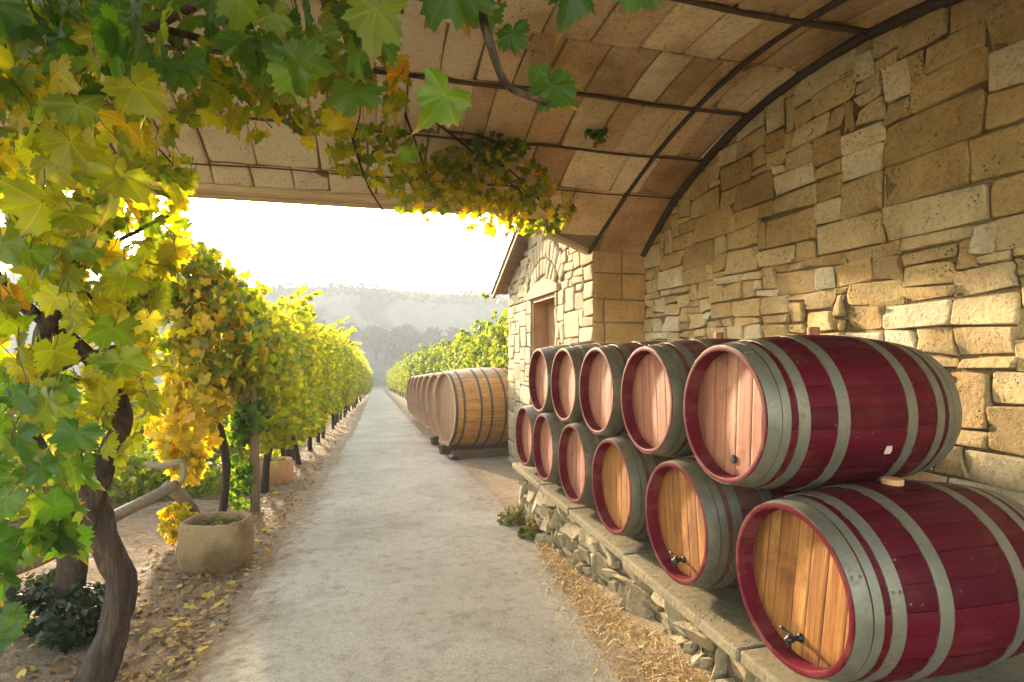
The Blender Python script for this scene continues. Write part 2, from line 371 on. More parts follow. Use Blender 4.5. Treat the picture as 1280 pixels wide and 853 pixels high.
def path_mat():
    t = NT('pale_path'); v = t.coord()
    a = t.noise(v, 0.9, 6, 0.6, 0.5); b = t.noise(v, 9, 6, 0.7); d = t.noise(v, 120, 3, 0.7); e = t.voro(v, 170)
    c = t.ramp(a, [(.3, (.31,.275,.205)), (.5, (.42,.38,.295)), (.7, (.50,.46,.37))])
    c = t.mix(t.fr(b, .42, .7, 0, .5), c, (.44,.41,.35))
    c = t.mix(t.fr(b, .47, .30, 0, .75), c, (.22,.19,.14))
    c = t.mix(t.fr(t.noise(v, 3.1, 6, .7, .8), .56, .68, 0, .55), c, (.24,.205,.15))
    c = t.mix(t.fr(t.noise(v, 22, 5, .75), .58, .7, 0, .55), c, (.56,.52,.44))
    c = t.mix(t.fr(d, .5, .32, 0, .6), c, (.16,.14,.11))
    cv = t.coord('Object', (1, 1, 1))
    dis = t.n('ShaderNodeVectorMath', operation='ADD'); t.l(cv, dis.inputs[0])
    nn = t.n('ShaderNodeTexNoise'); t.l(cv, nn.inputs['Vector']); nn.inputs['Scale'].default_value = 2.5; nn.inputs['Detail'].default_value = 5
    sc = t.n('ShaderNodeVectorMath', operation='SCALE'); t.l(nn.outputs['Color'], sc.inputs[0]); sc.inputs[3].default_value = 0.7
    t.l(sc.outputs[0], dis.inputs[1])
    cr = t.voro(dis.outputs[0], 0.55, 'DISTANCE_TO_EDGE')
    crk = t.math('MULTIPLY', t.fr(cr, .006, .001), t.fr(a, .42, .55))
    c = t.mix(t.math('MULTIPLY', crk, .16), c, (.11,.095,.07))
    c = t.mix(t.fr(t.noise(v, 55, 4, .75), .5, .34, 0, .5), c, (.13,.115,.085))
    c = t.mix(t.fr(t.noise(v, 260, 2, .6), .56, .72, 0, .5), c, (.62,.58,.50))
    sep = t.n('ShaderNodeSeparateXYZ'); t.l(v, sep.inputs[0])
    wob = t.math('MULTIPLY_ADD', b, .55, t.math('MULTIPLY', a, .5))
    el = t.fr(t.math('ADD', sep.outputs[0], wob), -.42, -.02, 1, 0)
    er = t.fr(t.math('SUBTRACT', sep.outputs[0], wob), .62, 1.1, 0, .7)
    soil = t.ramp(b, [(.3, (.13,.085,.05)), (.5, (.24,.17,.105)), (.72, (.34,.27,.18))])
    c = t.mix(t.math('MAXIMUM', el, er), c, soil)
    h = t.math('ADD', t.math('ADD', t.math('MULTIPLY', b, .5), t.math('MULTIPLY', d, .5)), t.math('MULTIPLY', e, .35))
    t.bsdf(c, .92, 0, t.bump(h, 1.0, 0.016), spec=.15)
    return t.m
M['path'] = path_mat()

def dirt_mat():
    t = NT('vineyard_soil'); v = t.coord()
    a = t.noise(v, 1.3, 5, 0.6); b = t.noise(v, 14, 6, 0.7, .6); d = t.noise(v, 70, 4, 0.7)
    c = t.ramp(b, [(.3, (.13,.085,.050)), (.5, (.26,.185,.112)), (.72, (.38,.29,.185))])
    c = t.mix(t.fr(a, .42, .65, 0, .5), c, (.35,.26,.17))
    c = t.mix(t.fr(d, .52, .36, 0, .6), c, (.09,.058,.036))
    sep = t.n('ShaderNodeSeparateXYZ'); t.l(v, sep.inputs[0])
    far = t.math('ADD', sep.outputs[0], t.math('MULTIPLY', a, 2.0))
    grass = t.ramp(b, [(.3, (.10,.11,.035)), (.7, (.19,.18,.07))])
    c = t.mix(t.fr(far, -2.4, -3.8, 0, .85), c, grass)
    c = t.mix(t.fr(far, 3.6, 5.0, 0, .85), c, grass)
    h = t.math('ADD', t.math('MULTIPLY', b, .8), t.math('MULTIPLY', d, .5))
    t.bsdf(c, .95, 0, t.bump(h, 1.0, 0.03), spec=.15)
    return t.m
M['dirt'] = dirt_mat()

def hill_mat():
    t = NT('hillside'); v = t.coord()
    a = t.noise(v, .022, 5, .6, .8); b = t.noise(v, .35, 5, .7)
    c = t.ramp(a, [(.38, (.035,.045,.03)), (.44, (.10,.10,.06)), (.56, (.17,.16,.10)), (.62, (.05,.06,.035))], 'LINEAR')
    c = t.mix(t.fr(b, .5, .7, 0, .5), c, (.04,.06,.025))
    t.bsdf(c, 1.0, 0, t.bump(b, 1.0, .6), spec=.1)
    return t.m
M['hill'] = hill_mat()

# ------------------------------------------------------------------ leaves
def leaf_template(detail):
    ctrl = [(-172,.20),(-158,.50),(-140,.60),(-120,.68),(-105,.76),(-92,.70),(-80,.62),(-66,.78),(-52,.90),(-40,.80),(-28,.66),(-14,.84),(0,1.0),
            (14,.84),(28,.66),(40,.80),(52,.90),(66,.78),(80,.62),(92,.70),(105,.76),(120,.68),(140,.60),(158,.50),(172,.20)]
    A = np.array([c[0] for c in ctrl], float); Rr = np.array([c[1] for c in ctrl])
    if detail == 2:
        ang = np.linspace(-172, 172, 49); r = np.interp(ang, A, Rr); r = r * (1 + 0.075 * np.where(np.arange(49) % 2 == 0, 1, -1)); rings = (0.5, 1.0)
    elif detail == 1:
        ang = np.array([-165,-138,-105,-78,-52,-27,0,27,52,78,105,138,165], float); r = np.interp(ang, A, Rr); rings = (1.0,)
    else:
        ang = np.array([-150,-95,-52,0,52,95,150], float); r = np.interp(ang, A, Rr); rings = (1.0,)
    n = len(ang); a = np.radians(ang)
    V = [(0, 0, 0)]
    for q in rings:
        for i in range(n): V.append((math.sin(a[i]) * r[i] * q, math.cos(a[i]) * r[i] * q, 0))
    F = []
    for i in range(n - 1): F.append((0, 2 + i, 1 + i))
    for k in range(len(rings) - 1):
        for i in range(n - 1):
            p = 1 + k * n + i
            F.append((p, p + 1, p + n + 1)); F.append((p, p + n + 1, p + n))
    V = np.array(V)
    return V, np.array(F)
TPL = {k: leaf_template(k) for k in (0, 1, 2)}

def leaves_mesh(name, P, D, Nn, Sc, mat, detail=1, parent=None, curl=0.25):
    """P centres, D tip directions, Nn normals, Sc sizes"""
    T, F = TPL[detail]
    n = len(P)
    D = D / np.linalg.norm(D, axis=1, keepdims=True)
    Nn = Nn - D * np.sum(Nn * D, axis=1, keepdims=True)
    Nn /= np.linalg.norm(Nn, axis=1, keepdims=True) + 1e-9
    X = np.cross(D, Nn)
    tx, ty = T[:, 0], T[:, 1]
    r2 = tx ** 2 + ty ** 2
    cu = rng.normal(curl, abs(curl) * 0.6, n)[:, None]; fo = rng.uniform(-0.05, 0.45, n)[:, None]; ph = rng.uniform(0, 6.28, n)[:, None]
    tz = -cu * r2[None] + fo * np.abs(tx)[None] + 0.085 * np.sin(5 * np.arctan2(tx, ty)[None] + ph) * np.sqrt(r2)[None] + .05 * np.sin(9 * np.arctan2(tx, ty)[None] + 2 * ph) * r2[None]
    sx = rng.uniform(.85, 1.15, n)[:, None]; sk = rng.normal(0, .12, n)[:, None]
    aa = np.arctan2(tx, ty)[None]
    rf = 1 + .09 * np.sin(2 * aa + ph * 3.1) + .07 * np.sin(3 * aa + ph * 5.3) + (.05 * np.sin(11 * aa + ph * 7.7) if detail > 1 else 0)
    lx = tx[None] * sx * rf + sk * ty[None] ** 2
    ly = ty[None] * rf
    V = P[:, None, :] + Sc[:, None, None] * (lx[..., None] * X[:, None, :] + ly[..., None] * D[:, None, :] + tz[..., None] * Nn[:, None, :])
    nv = len(T)
    V = V.reshape(-1, 3)
    FF = (F[None] + (np.arange(n) * nv)[:, None, None]).reshape(-1, 3)
    me = bpy.data.meshes.new(name)
    me.vertices.add(len(V)); me.vertices.foreach_set("co", V.ravel())
    me.loops.add(FF.size); me.loops.foreach_set("vertex_index", FF.ravel().astype(np.int32))
    me.polygons.add(len(FF)); me.polygons.foreach_set("loop_start", (np.arange(len(FF)) * 3).astype(np.int32))
    me.polygons.foreach_set("loop_total", np.full(len(FF), 3, np.int32))
    me.polygons.foreach_set("use_smooth", np.ones(len(FF), bool))
    uv = me.uv_layers.new(name="uv")
    U = np.tile(T[:, :2], (n, 1))[FF.ravel()]
    uv.data.foreach_set("uv", U.ravel().astype(np.float32))
    me.materials.append(mat)
    me.update(calc_edges=True); me.validate()
    o = bpy.data.objects.new(name, me); link(o, parent)
    return o

def hang_dirs(n, down=1.0, spread=0.6, face=None, fs=0.8):
    D = rng.normal(0, spread, (n, 3)); D[:, 2] -= down
    N = rng.normal(0, 0.6, (n, 3)); N[:, 2] += 0.45
    if face is not None: N += np.asarray(face) * fs
    return D, N

# ------------------------------------------------------------------ SETTING: ground, path, hills
def axis(*seg):
    out = []
    for a, b, n in seg: out += list(np.linspace(a, b, n, endpoint=False))
    out.append(seg[-1][1]); return np.array(out)

def ground_h(x, y):
    z = gz(x, y)
    if -14 < x < 8 and y < 40:
        d = 0.0
        if x < -1.0: d = min(1.0, (-1.0 - x) / 0.4)
        if x > 1.6: d = max(d, min(1.0, (x - 1.6) / 0.4) * 0.4)
        v = Vector((x * 1.6, y * 1.6, 0))
        z += d * (0.05 * mnoise.noise(v) + 0.025 * mnoise.noise(v * 3.3) + 0.012 * mnoise.noise(v * 9) + 0.02)
        if x < -1.8: z += 0.05 * min(1, (-1.8 - x))
    return z
xs = axis((-300, -30, 14), (-30, -5, 18), (-5, -0.6, 74), (-0.6, 1.3, 8), (1.3, 4, 16), (4, 30, 12), (30, 300, 14))
ys = axis((-14, 1, 10), (1, 9, 130), (9, 20, 70), (20, 60, 30), (60, 150, 24))
G = np.array([[(x, y, ground_h(x, y)) for x in xs] for y in ys])
b = MB(); b.grid(G)
o = b.build('ground', M['dirt'], smooth=True); tag(o, kind='structure')

def path_edges(y):
    wob = lambda k: 0.06 * mnoise.noise(Vector((k, y * 0.8, 0))) + 0.035 * mnoise.noise(Vector((k, y * 3.1, 4)))
    sh = 0.0
    return -1.08 + min(0.3, 0.016 * y) + wob(1.3) - sh, (1.66 if y < 12 else max(1.45, 1.66 - .05 * (y - 12))) + wob(7.7) * .5
py_ = axis((-12, 1, 8), (1, 10, 90), (10, 30, 60), (30, 122, 40))
rows = []
for y in py_:
    l, r = path_edges(y)
    rows.append([(l + (r - l) * t, y, gz(0, y) + 0.008 + 0.03 * (1 - (2 * t - 1) ** 2) + 0.006 * mnoise.noise(Vector((l + (r - l) * t, y, 2)) * 1.1)) for t in np.linspace(0, 1, 13)])
    rows[-1][0] = (rows[-1][0][0], y, gz(0, y) - 0.02); rows[-1][-1] = (rows[-1][-1][0], y, gz(0, y) - 0.02)
b = MB(); b.grid(rows); o = b.build('path', M['path'], smooth=True); tag(o, kind='structure')

def hill_h(x, y):
    t = (y - 130) / 110.0
    base = -SLOPE * 120 - 3.2
    up = max(0, t)
    ridge = 27.5 - 0.02 * (x + 60) + 5.0 * mnoise.noise(Vector((x * .012, 1.7, 0))) + 1.5 * mnoise.noise(Vector((x * .05, 4.0, 0)))
    h = base + (ridge - base) * (up ** 1.15)
    h += 2.5 * mnoise.noise(Vector((x * .02, y * .02, 3))) * min(1, up * 3)
    return h
hx = axis((-300, 300, 110)); hy = axis((128, 240, 44))
Gh = [[(x, y, hill_h(x, y)) for x in hx] for y in hy]
Gh.append([(x, 262, hill_h(x, 240) - 8) for x in hx])
b = MB(); b.grid(Gh); o = b.build('hills', M['hill'], smooth=True); tag(o, kind='structure')

# ------------------------------------------------------------------ stone laying
def stones(mb, rects, fn, H=0.03, gap=0.008, res=7, jit=0.01, rough=0.008, mi=0, tilt=0.012, flip=False, cutr=(0.0, .14), roll=.03):
    base = np.array([0, .035, .11, .28, .5, .72, .89, .965, 1.0]) if res >= 9 else np.array([0, .05, .2, .5, .8, .95, 1.0])
    prof = np.array([0, .55, .86, .98, 1, .98, .86, .55, 0]) if res >= 9 else np.array([0, .6, .95, 1, .95, .6, 0])
    n = len(base)
    if res >= 13:
        base = np.array([0, .03, .08, .16, .27, .38, .5, .62, .73, .84, .92, .97, 1.0])
        prof = np.array([0, .62, .9, .98, 1, 1, 1, 1, 1, .98, .9, .62, 0]); n = 13
    for rc in rects:
        if isinstance(rc, np.ndarray):
            u0, u1, v0, v1 = rc[[0, 3], 0].mean(), rc[[1, 2], 0].mean(), rc[:2, 1].mean(), rc[2:, 1].mean()
        else: u0, u1, v0, v1 = rc
        w, h = u1 - u0, v1 - v0
        if w < 2.4 * gap or h < 2.4 * gap: continue
        j = min(jit, w * .16, h * .16)
        if isinstance(rc, np.ndarray): c = rc + np.array([(gap, gap), (-gap, gap), (-gap, -gap), (gap, -gap)]) + rng.uniform(-j, j, (4, 2))
        else: c = np.array([(u0 + gap, v0 + gap), (u1 - gap, v0 + gap), (u1 - gap, v1 - gap), (u0 + gap, v1 - gap)]) + rng.uniform(-j, j, (4, 2))
        hh = H * rng.uniform(.55, 1.3); tu, tv = rng.normal(0, tilt, 2)
        cut = rng.uniform(*cutr)
        sd = rng.uniform(0, 100)
        # edge roll distance is absolute
        eu = min(.33, max(.04, roll / w)); ev = min(.33, max(.04, roll / h))
        def par(e):
            b2 = base.copy(); k = n // 2
            for i in range(1, k): b2[i] = base[i] * (e / base[k - 1]) if base[k - 1] else base[i]
            for i in range(k + 1, n - 1): b2[i] = 1 - b2[n - 1 - i]
            return b2
        pu, pv = par(eu * 1.3), par(ev * 1.3)
        Gd = np.zeros((n, n, 3))
        for a in range(n):
            for bb in range(n):
                s, t = pu[a], pv[bb]
                # round the corners by pulling them in
                cs = s + cut * .5 * (0.5 - s) * (abs(2 * t - 1) ** 6); ct = t + cut * .5 * (0.5 - t) * (abs(2 * s - 1) ** 6)
                q = (c[0] * (1 - cs) + c[1] * cs) * (1 - ct) + (c[3] * (1 - cs) + c[2] * cs) * ct
                p = prof[a] * prof[bb]
                hgt = hh * p + (tu * (s - .5) + tv * (t - .5)) * p
                vv = Vector((q[0] * 11 + sd, q[1] * 11, sd))
                hgt += rough * p * (mnoise.noise(vv) + .6 * mnoise.noise(vv * 2.7))
                ej = rough * .8 * (1 - p)
                Gd[a, bb] = fn(q[0] + ej * mnoise.noise(vv * 1.9), q[1] + ej * mnoise.noise(vv * 1.7 + Vector((9, 9, 9))), hgt - 0.004 * (p == 0))
        mb.grid(Gd, mi, flip)

def pack(u0, u1, v0, v1, cw, ch, sizes, jit=.02, ok=None):
    """irregular squared rubble: stones of mixed sizes on a wobbly lattice"""
    us = [u0]
    while us[-1] < u1 - cw * .7: us.append(us[-1] + cw * rng.uniform(.75, 1.25))
    us[-1] = u1
    vs = [v0]
    while vs[-1] < v1 - ch * .7: vs.append(vs[-1] + ch * rng.uniform(.7, 1.3))
    vs[-1] = v1
    nu, nv = len(us) - 1, len(vs) - 1
    J = rng.uniform(-1, 1, (nu + 1, nv + 1, 2)) * np.array([jit, jit * .55])
    J[0, :, 0] = J[-1, :, 0] = 0; J[:, 0, 1] = J[:, -1, 1] = 0
    lat = np.array([[(us[i], vs[j]) for j in range(nv + 1)] for i in range(nu + 1)]) + J
    used = np.zeros((nu, nv), bool); wts = np.array([q[2] for q in sizes], float); wts /= wts.sum(); out = []
    for j in range(nv):
        for i in range(nu):
            if used[i, j]: continue
            w, h, _ = sizes[rng.choice(len(sizes), p=wts)]
            w = min(w, nu - i); h = min(h, nv - j)
            k = 0
            while k < w and not used[i + k, j]: k += 1
            w = k
            used[i:i + w, j:j + h] = True
            q = np.array([lat[i, j], lat[i + w, j], lat[i + w, j + h], lat[i, j + h]])
            m = q.mean(0)
            if ok is None or ok(m[0], m[1]): out.append(q)
    return out
BIG = [(5,3,3), (4,3,4), (3,3,3), (3,2,5), (4,2,4), (2,2,4), (2,1,2), (3,1,1), (6,3,2), (1,2,1)]
SMALL = [(2,1,4), (3,1,3), (2,2,4), (3,2,5), (4,2,3), (4,1,1), (1,1,1)]

def courses(u0, u1, v0, v1, hr, lr, split=0.0, wob=0.0, ok=None):
    out = []; v = v0
    while v < v1 - 0.02:
        h = rng.uniform(*hr); h = min(h, v1 - v)
        if v1 - v - h < hr[0] * .5: h = v1 - v
        u = u0 - rng.uniform(0, lr[0])
        while u < u1:
            l = rng.uniform(*lr) * (0.7 + 0.6 * h / hr[1])
            a, e = max(u, u0), min(u + l, u1)
            if u1 - e < lr[0] * .45: e = u1; l = u1 - u
            if e - a > 0.03:
                if rng.random() < split:
                    k = v + h * rng.uniform(.35, .65)
                    cand = [(a, e, v, k), (a, e, k, v + h)]
                    if rng.random() < .5:
                        m = a + (e - a) * rng.uniform(.35, .65); cand = [(a, m, v, k), (m, e, v, k), (a, e, k, v + h)]
                else: cand = [(a, e, v, v + h)]
                for r in cand:
                    if ok is None or ok((r[0] + r[1]) / 2, (r[2] + r[3]) / 2): out.append(r)
            u += l
        v += h
    return out

# --------------------------------------------------- the tall stone wall behind the barrels
WX = 3.18
b = MB()
b.box((WX + .010, -1.4, -.6), (WX + .45, 6.13, 4.35), 1)
fnw = lambda u, v, h: (WX - h + 0.004 * math.sin(u * 9), u, EYE + v)
R_ = pack(.2, 6.11, -1.9, -.10, .105, .085, BIG) + pack(.2, 6.11, -.10, .70, .10, .078, SMALL, .025) + pack(.2, 6.11, .70, 2.3, .11, .085, BIG)
stones(b, R_, fnw, H=.020, gap=.005, res=13, jit=.011, rough=.019, tilt=.02, roll=.018)
o = b.build('stone_wall', [M['wall'], M['mortar']], smooth=True)
tag(o, 'tall rough sandstone wall with uneven weathered blocks behind the red barrels', 'wall')

# --------------------------------------------------- the stone cottage
FX, FY0, FY1 = 2.5, 6.11, 10.41
DY0, DY1, DTOP = 7.55, 8.82, .86
GY, GH, EH = 8.26, 2.20, 1.28                                # ridge and eaves over eye level
cot = empty('stone_cottage', 'small pale stone cottage with gable roof and wooden door behind the barrels', 'cottage', (FX, 8.26, gz(0, 8.2)))
cl = Vector(cot.location)
def sub(p): return (p[0] - cl.x, p[1] - cl.y, p[2] - cl.z)
class CMB(MB):
    def add(s, V, F, mi=0): MB.add(s, np.asarray(V, float).reshape(-1, 3) - np.array(cl), F, mi)
b = CMB()
z0 = -0.9; T_ = .45
b.box((FX + .012, FY0 + .012, z0), (FX + T_, DY0, EYE + EH - .02), 1)
b.box((FX + .012, DY1, z0), (FX + T_, FY1, EYE + EH - .02), 1)
b.box((FX + .012, DY0 + .001, EYE + DTOP), (FX + T_ - .002, DY1 - .001, EYE + EH - .022), 1)
b.prism([(FX + .012, FY0 + .012, EYE + EH - .021), (FX + .012, FY1, EYE + EH - .021), (FX + .012, GY, EYE + GH - .03)], (T_, 0, 0), 1)
b.box((FX + T_, FY1 - .4, z0), (6.0, FY1 - .004, EYE + EH - .03), 1)
b.box((5.6, FY0 + .2, z0), (6.0, FY1 - .41, EYE + EH - .04), 1)
fnf = lambda u, v, h: (FX - h, u, EYE + v)
def gable_top(y): return EH + (GH - EH) * (1 - abs(y - GY) / (FY1 + .05 - GY)) if y > GY else EH + (GH - EH) * (1 - abs(y - GY) / (GY - FY0 + .05))
def okf(u, v):
    if DY0 - .02 < u < DY1 + .02 and v < DTOP + .22: return False
    d = math.hypot(u - (DY0 + DY1) / 2, v - (DTOP - .45))
    if v > DTOP + .1 and d < 1.32 and abs(u - (DY0 + DY1) / 2) < 1.0: return False
    return v < gable_top(u) - .05
for (a, e) in ((FY0 + .002, DY0), (DY1, FY1)):
    stones(b, pack(a, e, -2.2, DTOP, .14, .10, BIG, .02), fnf, H=.016, gap=.006, res=9, jit=.01, rough=.01)
stones(b, pack(FY0 + .002, FY1, DTOP, 2.2, .12, .11, SMALL, .03, ok=okf), fnf, H=.018, gap=.006, res=9, jit=.015, rough=.012)
# radial stones over the door
cy, cz = (DY0 + DY1) / 2, DTOP - .45
for r0, r1 in ((.76, 1.02), (1.03, 1.32)):
    na = 11 if r0 < 1 else 13
    for k in range(na):
        a0 = rad(32 + 116 * k / na); a1 = rad(32 + 116 * (k + 1) / na)
        am = (a0 + a1) / 2
        if cz + math.sin(am) * r1 > gable_top(cy + math.cos(am) * r1) - .02 or cz + math.sin(am) * r0 < DTOP + .1: continue
        stones(b, [(a0 * r0, a1 * r0, r0, r1)], (lambda u, v, h, r0=r0: (FX - h, cy + math.cos(u / r0) * v, EYE + cz + math.sin(u / r0) * v)), H=.024, gap=.01, jit=.01, rough=.008, flip=True)
o = b.build('facade_wall', [M['facade'], M['mortar']], cot, smooth=True)
b = CMB()
b.box((FX + .014, FY0 + .004, z0), (WX + .3, FY0 + .19, EYE + 1.3), 1)
fnr = lambda u, v, h: (u, FY0 - h, EYE + v)
stones(b, courses(FX + .001, WX - .002, -1.4, 1.30, (.25, .33), (.28, .5), 0), fnr, H=.012, gap=.006, jit=.005, rough=.005, res=9, tilt=.006)
o = b.build('side_wall', [M['ashlar'], M['mortar']], cot, smooth=True)
# lintel, frame, door, roof
b = CMB()
pts = []
for k in range(13):
    y = DY0 - .16 + (DY1 - DY0 + .32) * k / 12; pts.append((FX - .04, y, EYE + DTOP + .10 + .15 * (1 - ((k - 6) / 6.0) ** 2)))
low = []
for k in range(13):
    y = DY1 + .16 - (DY1 - DY0 + .32) * k / 12; low.append((FX - .04, y, EYE + DTOP + .0 + .07 * 0))
b.prism(pts + low, (.30, 0, 0))
b.build('lintel', M['facade'], cot, bevel=.012)
b = CMB()
b.box((FX + .02, DY1 - .055, z0), (FX + .27, DY1 - .002, EYE + DTOP - .002))
b.box((FX + .02, DY0 + .002, z0), (FX + .27, DY0 + .055, EYE + DTOP - .002))
b.box((FX + .021, DY0 + .056, EYE + DTOP - .06), (FX + .271, DY1 - .056, EYE + DTOP - .003))
b.build('door_frame', M['door'], cot, bevel=.006)
b = CMB()
for k in range(7):
    w = (DY1 - DY0 - .114) / 7; b.box((FX + .27, DY0 + .057 + k * w + .003, z0), (FX + .315, DY0 + .057 + (k + 1) * w - .003, EYE + DTOP - .062))
b.build('door', M['door'], cot, bevel=.005)
for sgn, ye in ((1, FY1 + .34), (-1, FY0 - .02)):
    b = CMB()
    zs = EYE + GH; ze = EYE + GH - (GH - EH) * (abs(ye - GY) / (FY1 - GY) if sgn > 0 else abs(ye - GY) / (GY - FY0))
    n = 7
    for k in range(n):
        t0, t1 = k / n, (k + 1) / n + .02
        y0_, y1_ = GY + (ye - GY) * t0, GY + (ye - GY) * t1; a0, a1 = zs + (ze - zs) * t0, zs + (ze - zs) * t1
        b.prism([(FX - .28, y0_, a0 + .012), (FX - .28, y1_, a1 + .03), (FX - .28, y1_, a1 + .085), (FX - .28, y0_, a0 + .07)], (3.7, 0, 0))
    b.prism([(FX - .255, GY, zs - .08), (FX - .255, ye, ze - .08), (FX - .255, ye, ze + .01), (FX - .255, GY, zs + .01)], (.05, 0, 0))
    b.build('roof', M['roof'], cot, bevel=.006)

# --------------------------------------------------- the vault
VR, VY, VT = 4.34, 3.4, 2.13
def vz(y): return EYE + VT - VR + math.sqrt(max(0, VR * VR - (max(y, 1.5) - VY) ** 2))
def vedge(x):
    if x < 1.0: return 5.585
    if x < 2.5: return 5.585 + (6.11 - 5.585) * (x - 1.0) / 1.5
    return 6.108
vault = empty('vaulted_ceiling', 'curved stone tile vault with dark iron ribs arching over the path', 'vault', (WX, VY, vz(VY)))
vl = Vector(vault.location)
class VMB(MB):
    def add(s, V, F, mi=0): MB.add(s, np.asarray(V, float).reshape(-1, 3) - np.array(vl), F, mi)
X0V = -3.3
# shell (upper side and a mortar underside 12 mm above the tiles)
vx = axis((X0V, 1.0, 20), (1.0, 2.5, 16), (2.5, WX + .3, 6))
b = VMB()
def shell(off):
    g = []
    for x in vx:
        e = vedge(x); r = []
        for t in np.linspace(0, 1, 61):
            y = -1.4 + (e + 1.4) * t; r.append((x, y, vz(y) + off))  # back end over the camera is unseen, extended to cut light from behind
        g.append(r)
    return np.array(g)
lo, hi = shell(.012), shell(.22)
b.grid(lo, 1, True); b.grid(hi, 1)
for arr in ((0, None), (-1, None)):
    i = arr[0]; b.grid(np.stack([lo[i], hi[i]]), 1, i == 0)
    b.grid(np.stack([lo[:, i], hi[:, i]]), 1, i != 0)
bars = [1.52, 1.85, 2.95, 3.55, 4.15, 4.82, 5.35, 6.108]
for k in range(len(bars) - 1):
    ya, yb = bars[k], bars[k + 1]
    sub_rows = 2 if yb - ya > .9 else 1
    for m in range(sub_rows):
        y0_, y1_ = ya + (yb - ya) * m / sub_rows, ya + (yb - ya) * (m + 1) / sub_rows
        x = X0V + rng.uniform(0, .2); rc = []
        while x < WX - .03:
            l = rng.uniform(.20, .38) if y0_ < 4.7 else rng.uniform(.3, .65)
            x1 = min(x + l, WX - .005)
            e = min(vedge(x), vedge(x1))
            if y0_ < e - .05: rc.append((x, x1, y0_, min(y1_, e - .004)))
            x += l
        stones(b, rc, (lambda u, v, h: (u, v, vz(v) + .008 - h)), H=.016, gap=.005, res=9, jit=.011, rough=.010, tilt=.016, flip=True, cutr=(0, .05))
o = b.build('vault_tiles', [M['tile'], M['mortar']], vault, smooth=True)
for yb, w in ((2.95, .038), (4.15, .032), (4.82, .022), (5.35, .014)):
    b = VMB()
    xe = [x for x in np.linspace(X0V, WX - .06, 36) if vedge(x) > yb + .02]
    b.tube([(x, yb + .012 * math.sin(x * 3.1), vz(yb) - .018 + .004 * math.sin(x * 5)) for x in xe], [w * .5] * len(xe), 6, .15, sub=1)
    b.build('ceiling_bar', M['rib'], vault, smooth=True)
for xr, w in ((2.62, .045), (WX - .04, .085)):
    b = VMB()
    ye = vedge(xr) - .01
    pts = []
    for t in np.linspace(0, 1, 40):
        y = 1.52 + (ye - 1.52) * t
        off = 0.18 * (t ** 6) if 2 < xr < 3 else 0
        pts.append((xr - off, y, vz(y) - .02))
    b.tube(pts, [w * .5] * 40, 7, .12, sub=1)
    b.build('arch_rib', M['iron'] if xr > 2 else M['rib'], vault, smooth=True)
# edge beams
b = VMB()
for y0_, y1_, dz in ((5.592, 5.74, -.028), (5.743, 5.86, -.05)):
    b.box((X0V - .1, y0_, vz(5.585) + dz - .02), (1.02 if y0_ < 5.7 else .95, y1_, vz(5.585) + .20))
b.build('edge_beam', M['beam'], vault, bevel=.01)
b = VMB()
n = 14
for i in range(n):
    xa, xb = 1.0 + 1.47 * i / n, 1.0 + 1.47 * (i + 1) / n
    ea, eb = vedge(xa), vedge(xb)
    nx, ny = -.33, .94
    za, zb = vz(ea) - .035, vz(eb) - .035
    poly = [(xa, ea + .006, za), (xb, eb + .006, zb), (xb + nx * .09, eb + ny * .09, zb), (xa + nx * .09, ea + ny * .09, za)]
    b.prism(poly, (0, 0, .26))
b.build('edge_trim', M['beam'], vault)

# --------------------------------------------------- barrel platform
LE = 1.5; LZ = EYE - 1.255; LY1 = 6.04
plat = empty('barrel_platform', 'low rubble stone platform with flat slab ledge carrying the red barrels', 'platform', (LE, 3.5, gz(0, 3.5)))
pl_ = Vector(plat.location)
class PMB(MB):
    def add(s, V, F, mi=0): MB.add(s, np.asarray(V, float).reshape(-1, 3) - np.array(pl_), F, mi)
b = PMB()
b.box((LE + .115, .3, -.9), (WX - .02, LY1 - .03, LZ - .062), 1)
def rub(u0, u1):
    out = []; v = -.95
    while v < LZ - .08 - .03:
        h = rng.uniform(.10, .19); h = min(h, LZ - .08 - v)
        u = u0
        while u < u1:
            l = rng.uniform(.11, .34); out.append((u, min(u + l, u1), v + rng.uniform(-.02, .02), v + h + rng.uniform(-.02, .02))); u += l
        v += h
    return out
stones(b, pack(.3, LY1, -.95, LZ - .062, .085, .075, [(2,2,5), (3,2,4), (2,1,2), (1,2,3), (1,1,2), (2,3,2), (3,3,1)], .035), (lambda u, v, h: (LE + .105 - h, u, v)), H=.042, gap=.005, res=13, jit=.02, rough=.026, tilt=.045, roll=.012)
stones(b, [(a, c_, d_, e_) for (a, c_, d_, e_) in rub(LE + .1, WX)], (lambda u, v, h: (u, LY1 - .02 + h, v)), H=.05, gap=.008, res=7, jit=.03, rough=.02, tilt=.03, flip=True)
b.build('rubble_base', [M['rubble'], M['mortar']], plat, smooth=True)
b = PMB()
y = .25
while y < LY1:
    l = rng.uniform(.8, 1.25); y1_ = min(y + l, LY1 + .02)
    if LY1 - y1_ < .3: y1_ = LY1 + .02
    dx, dz = rng.uniform(-.008, .008), rng.uniform(-.004, .004)
    b.box((LE - .012 + dx, y + .003, LZ - .060 + dz), (WX - .022, y1_ - .003, LZ + dz)); y = y1_
b.build('ledge_slab', M['slab'], plat, bevel=.012)

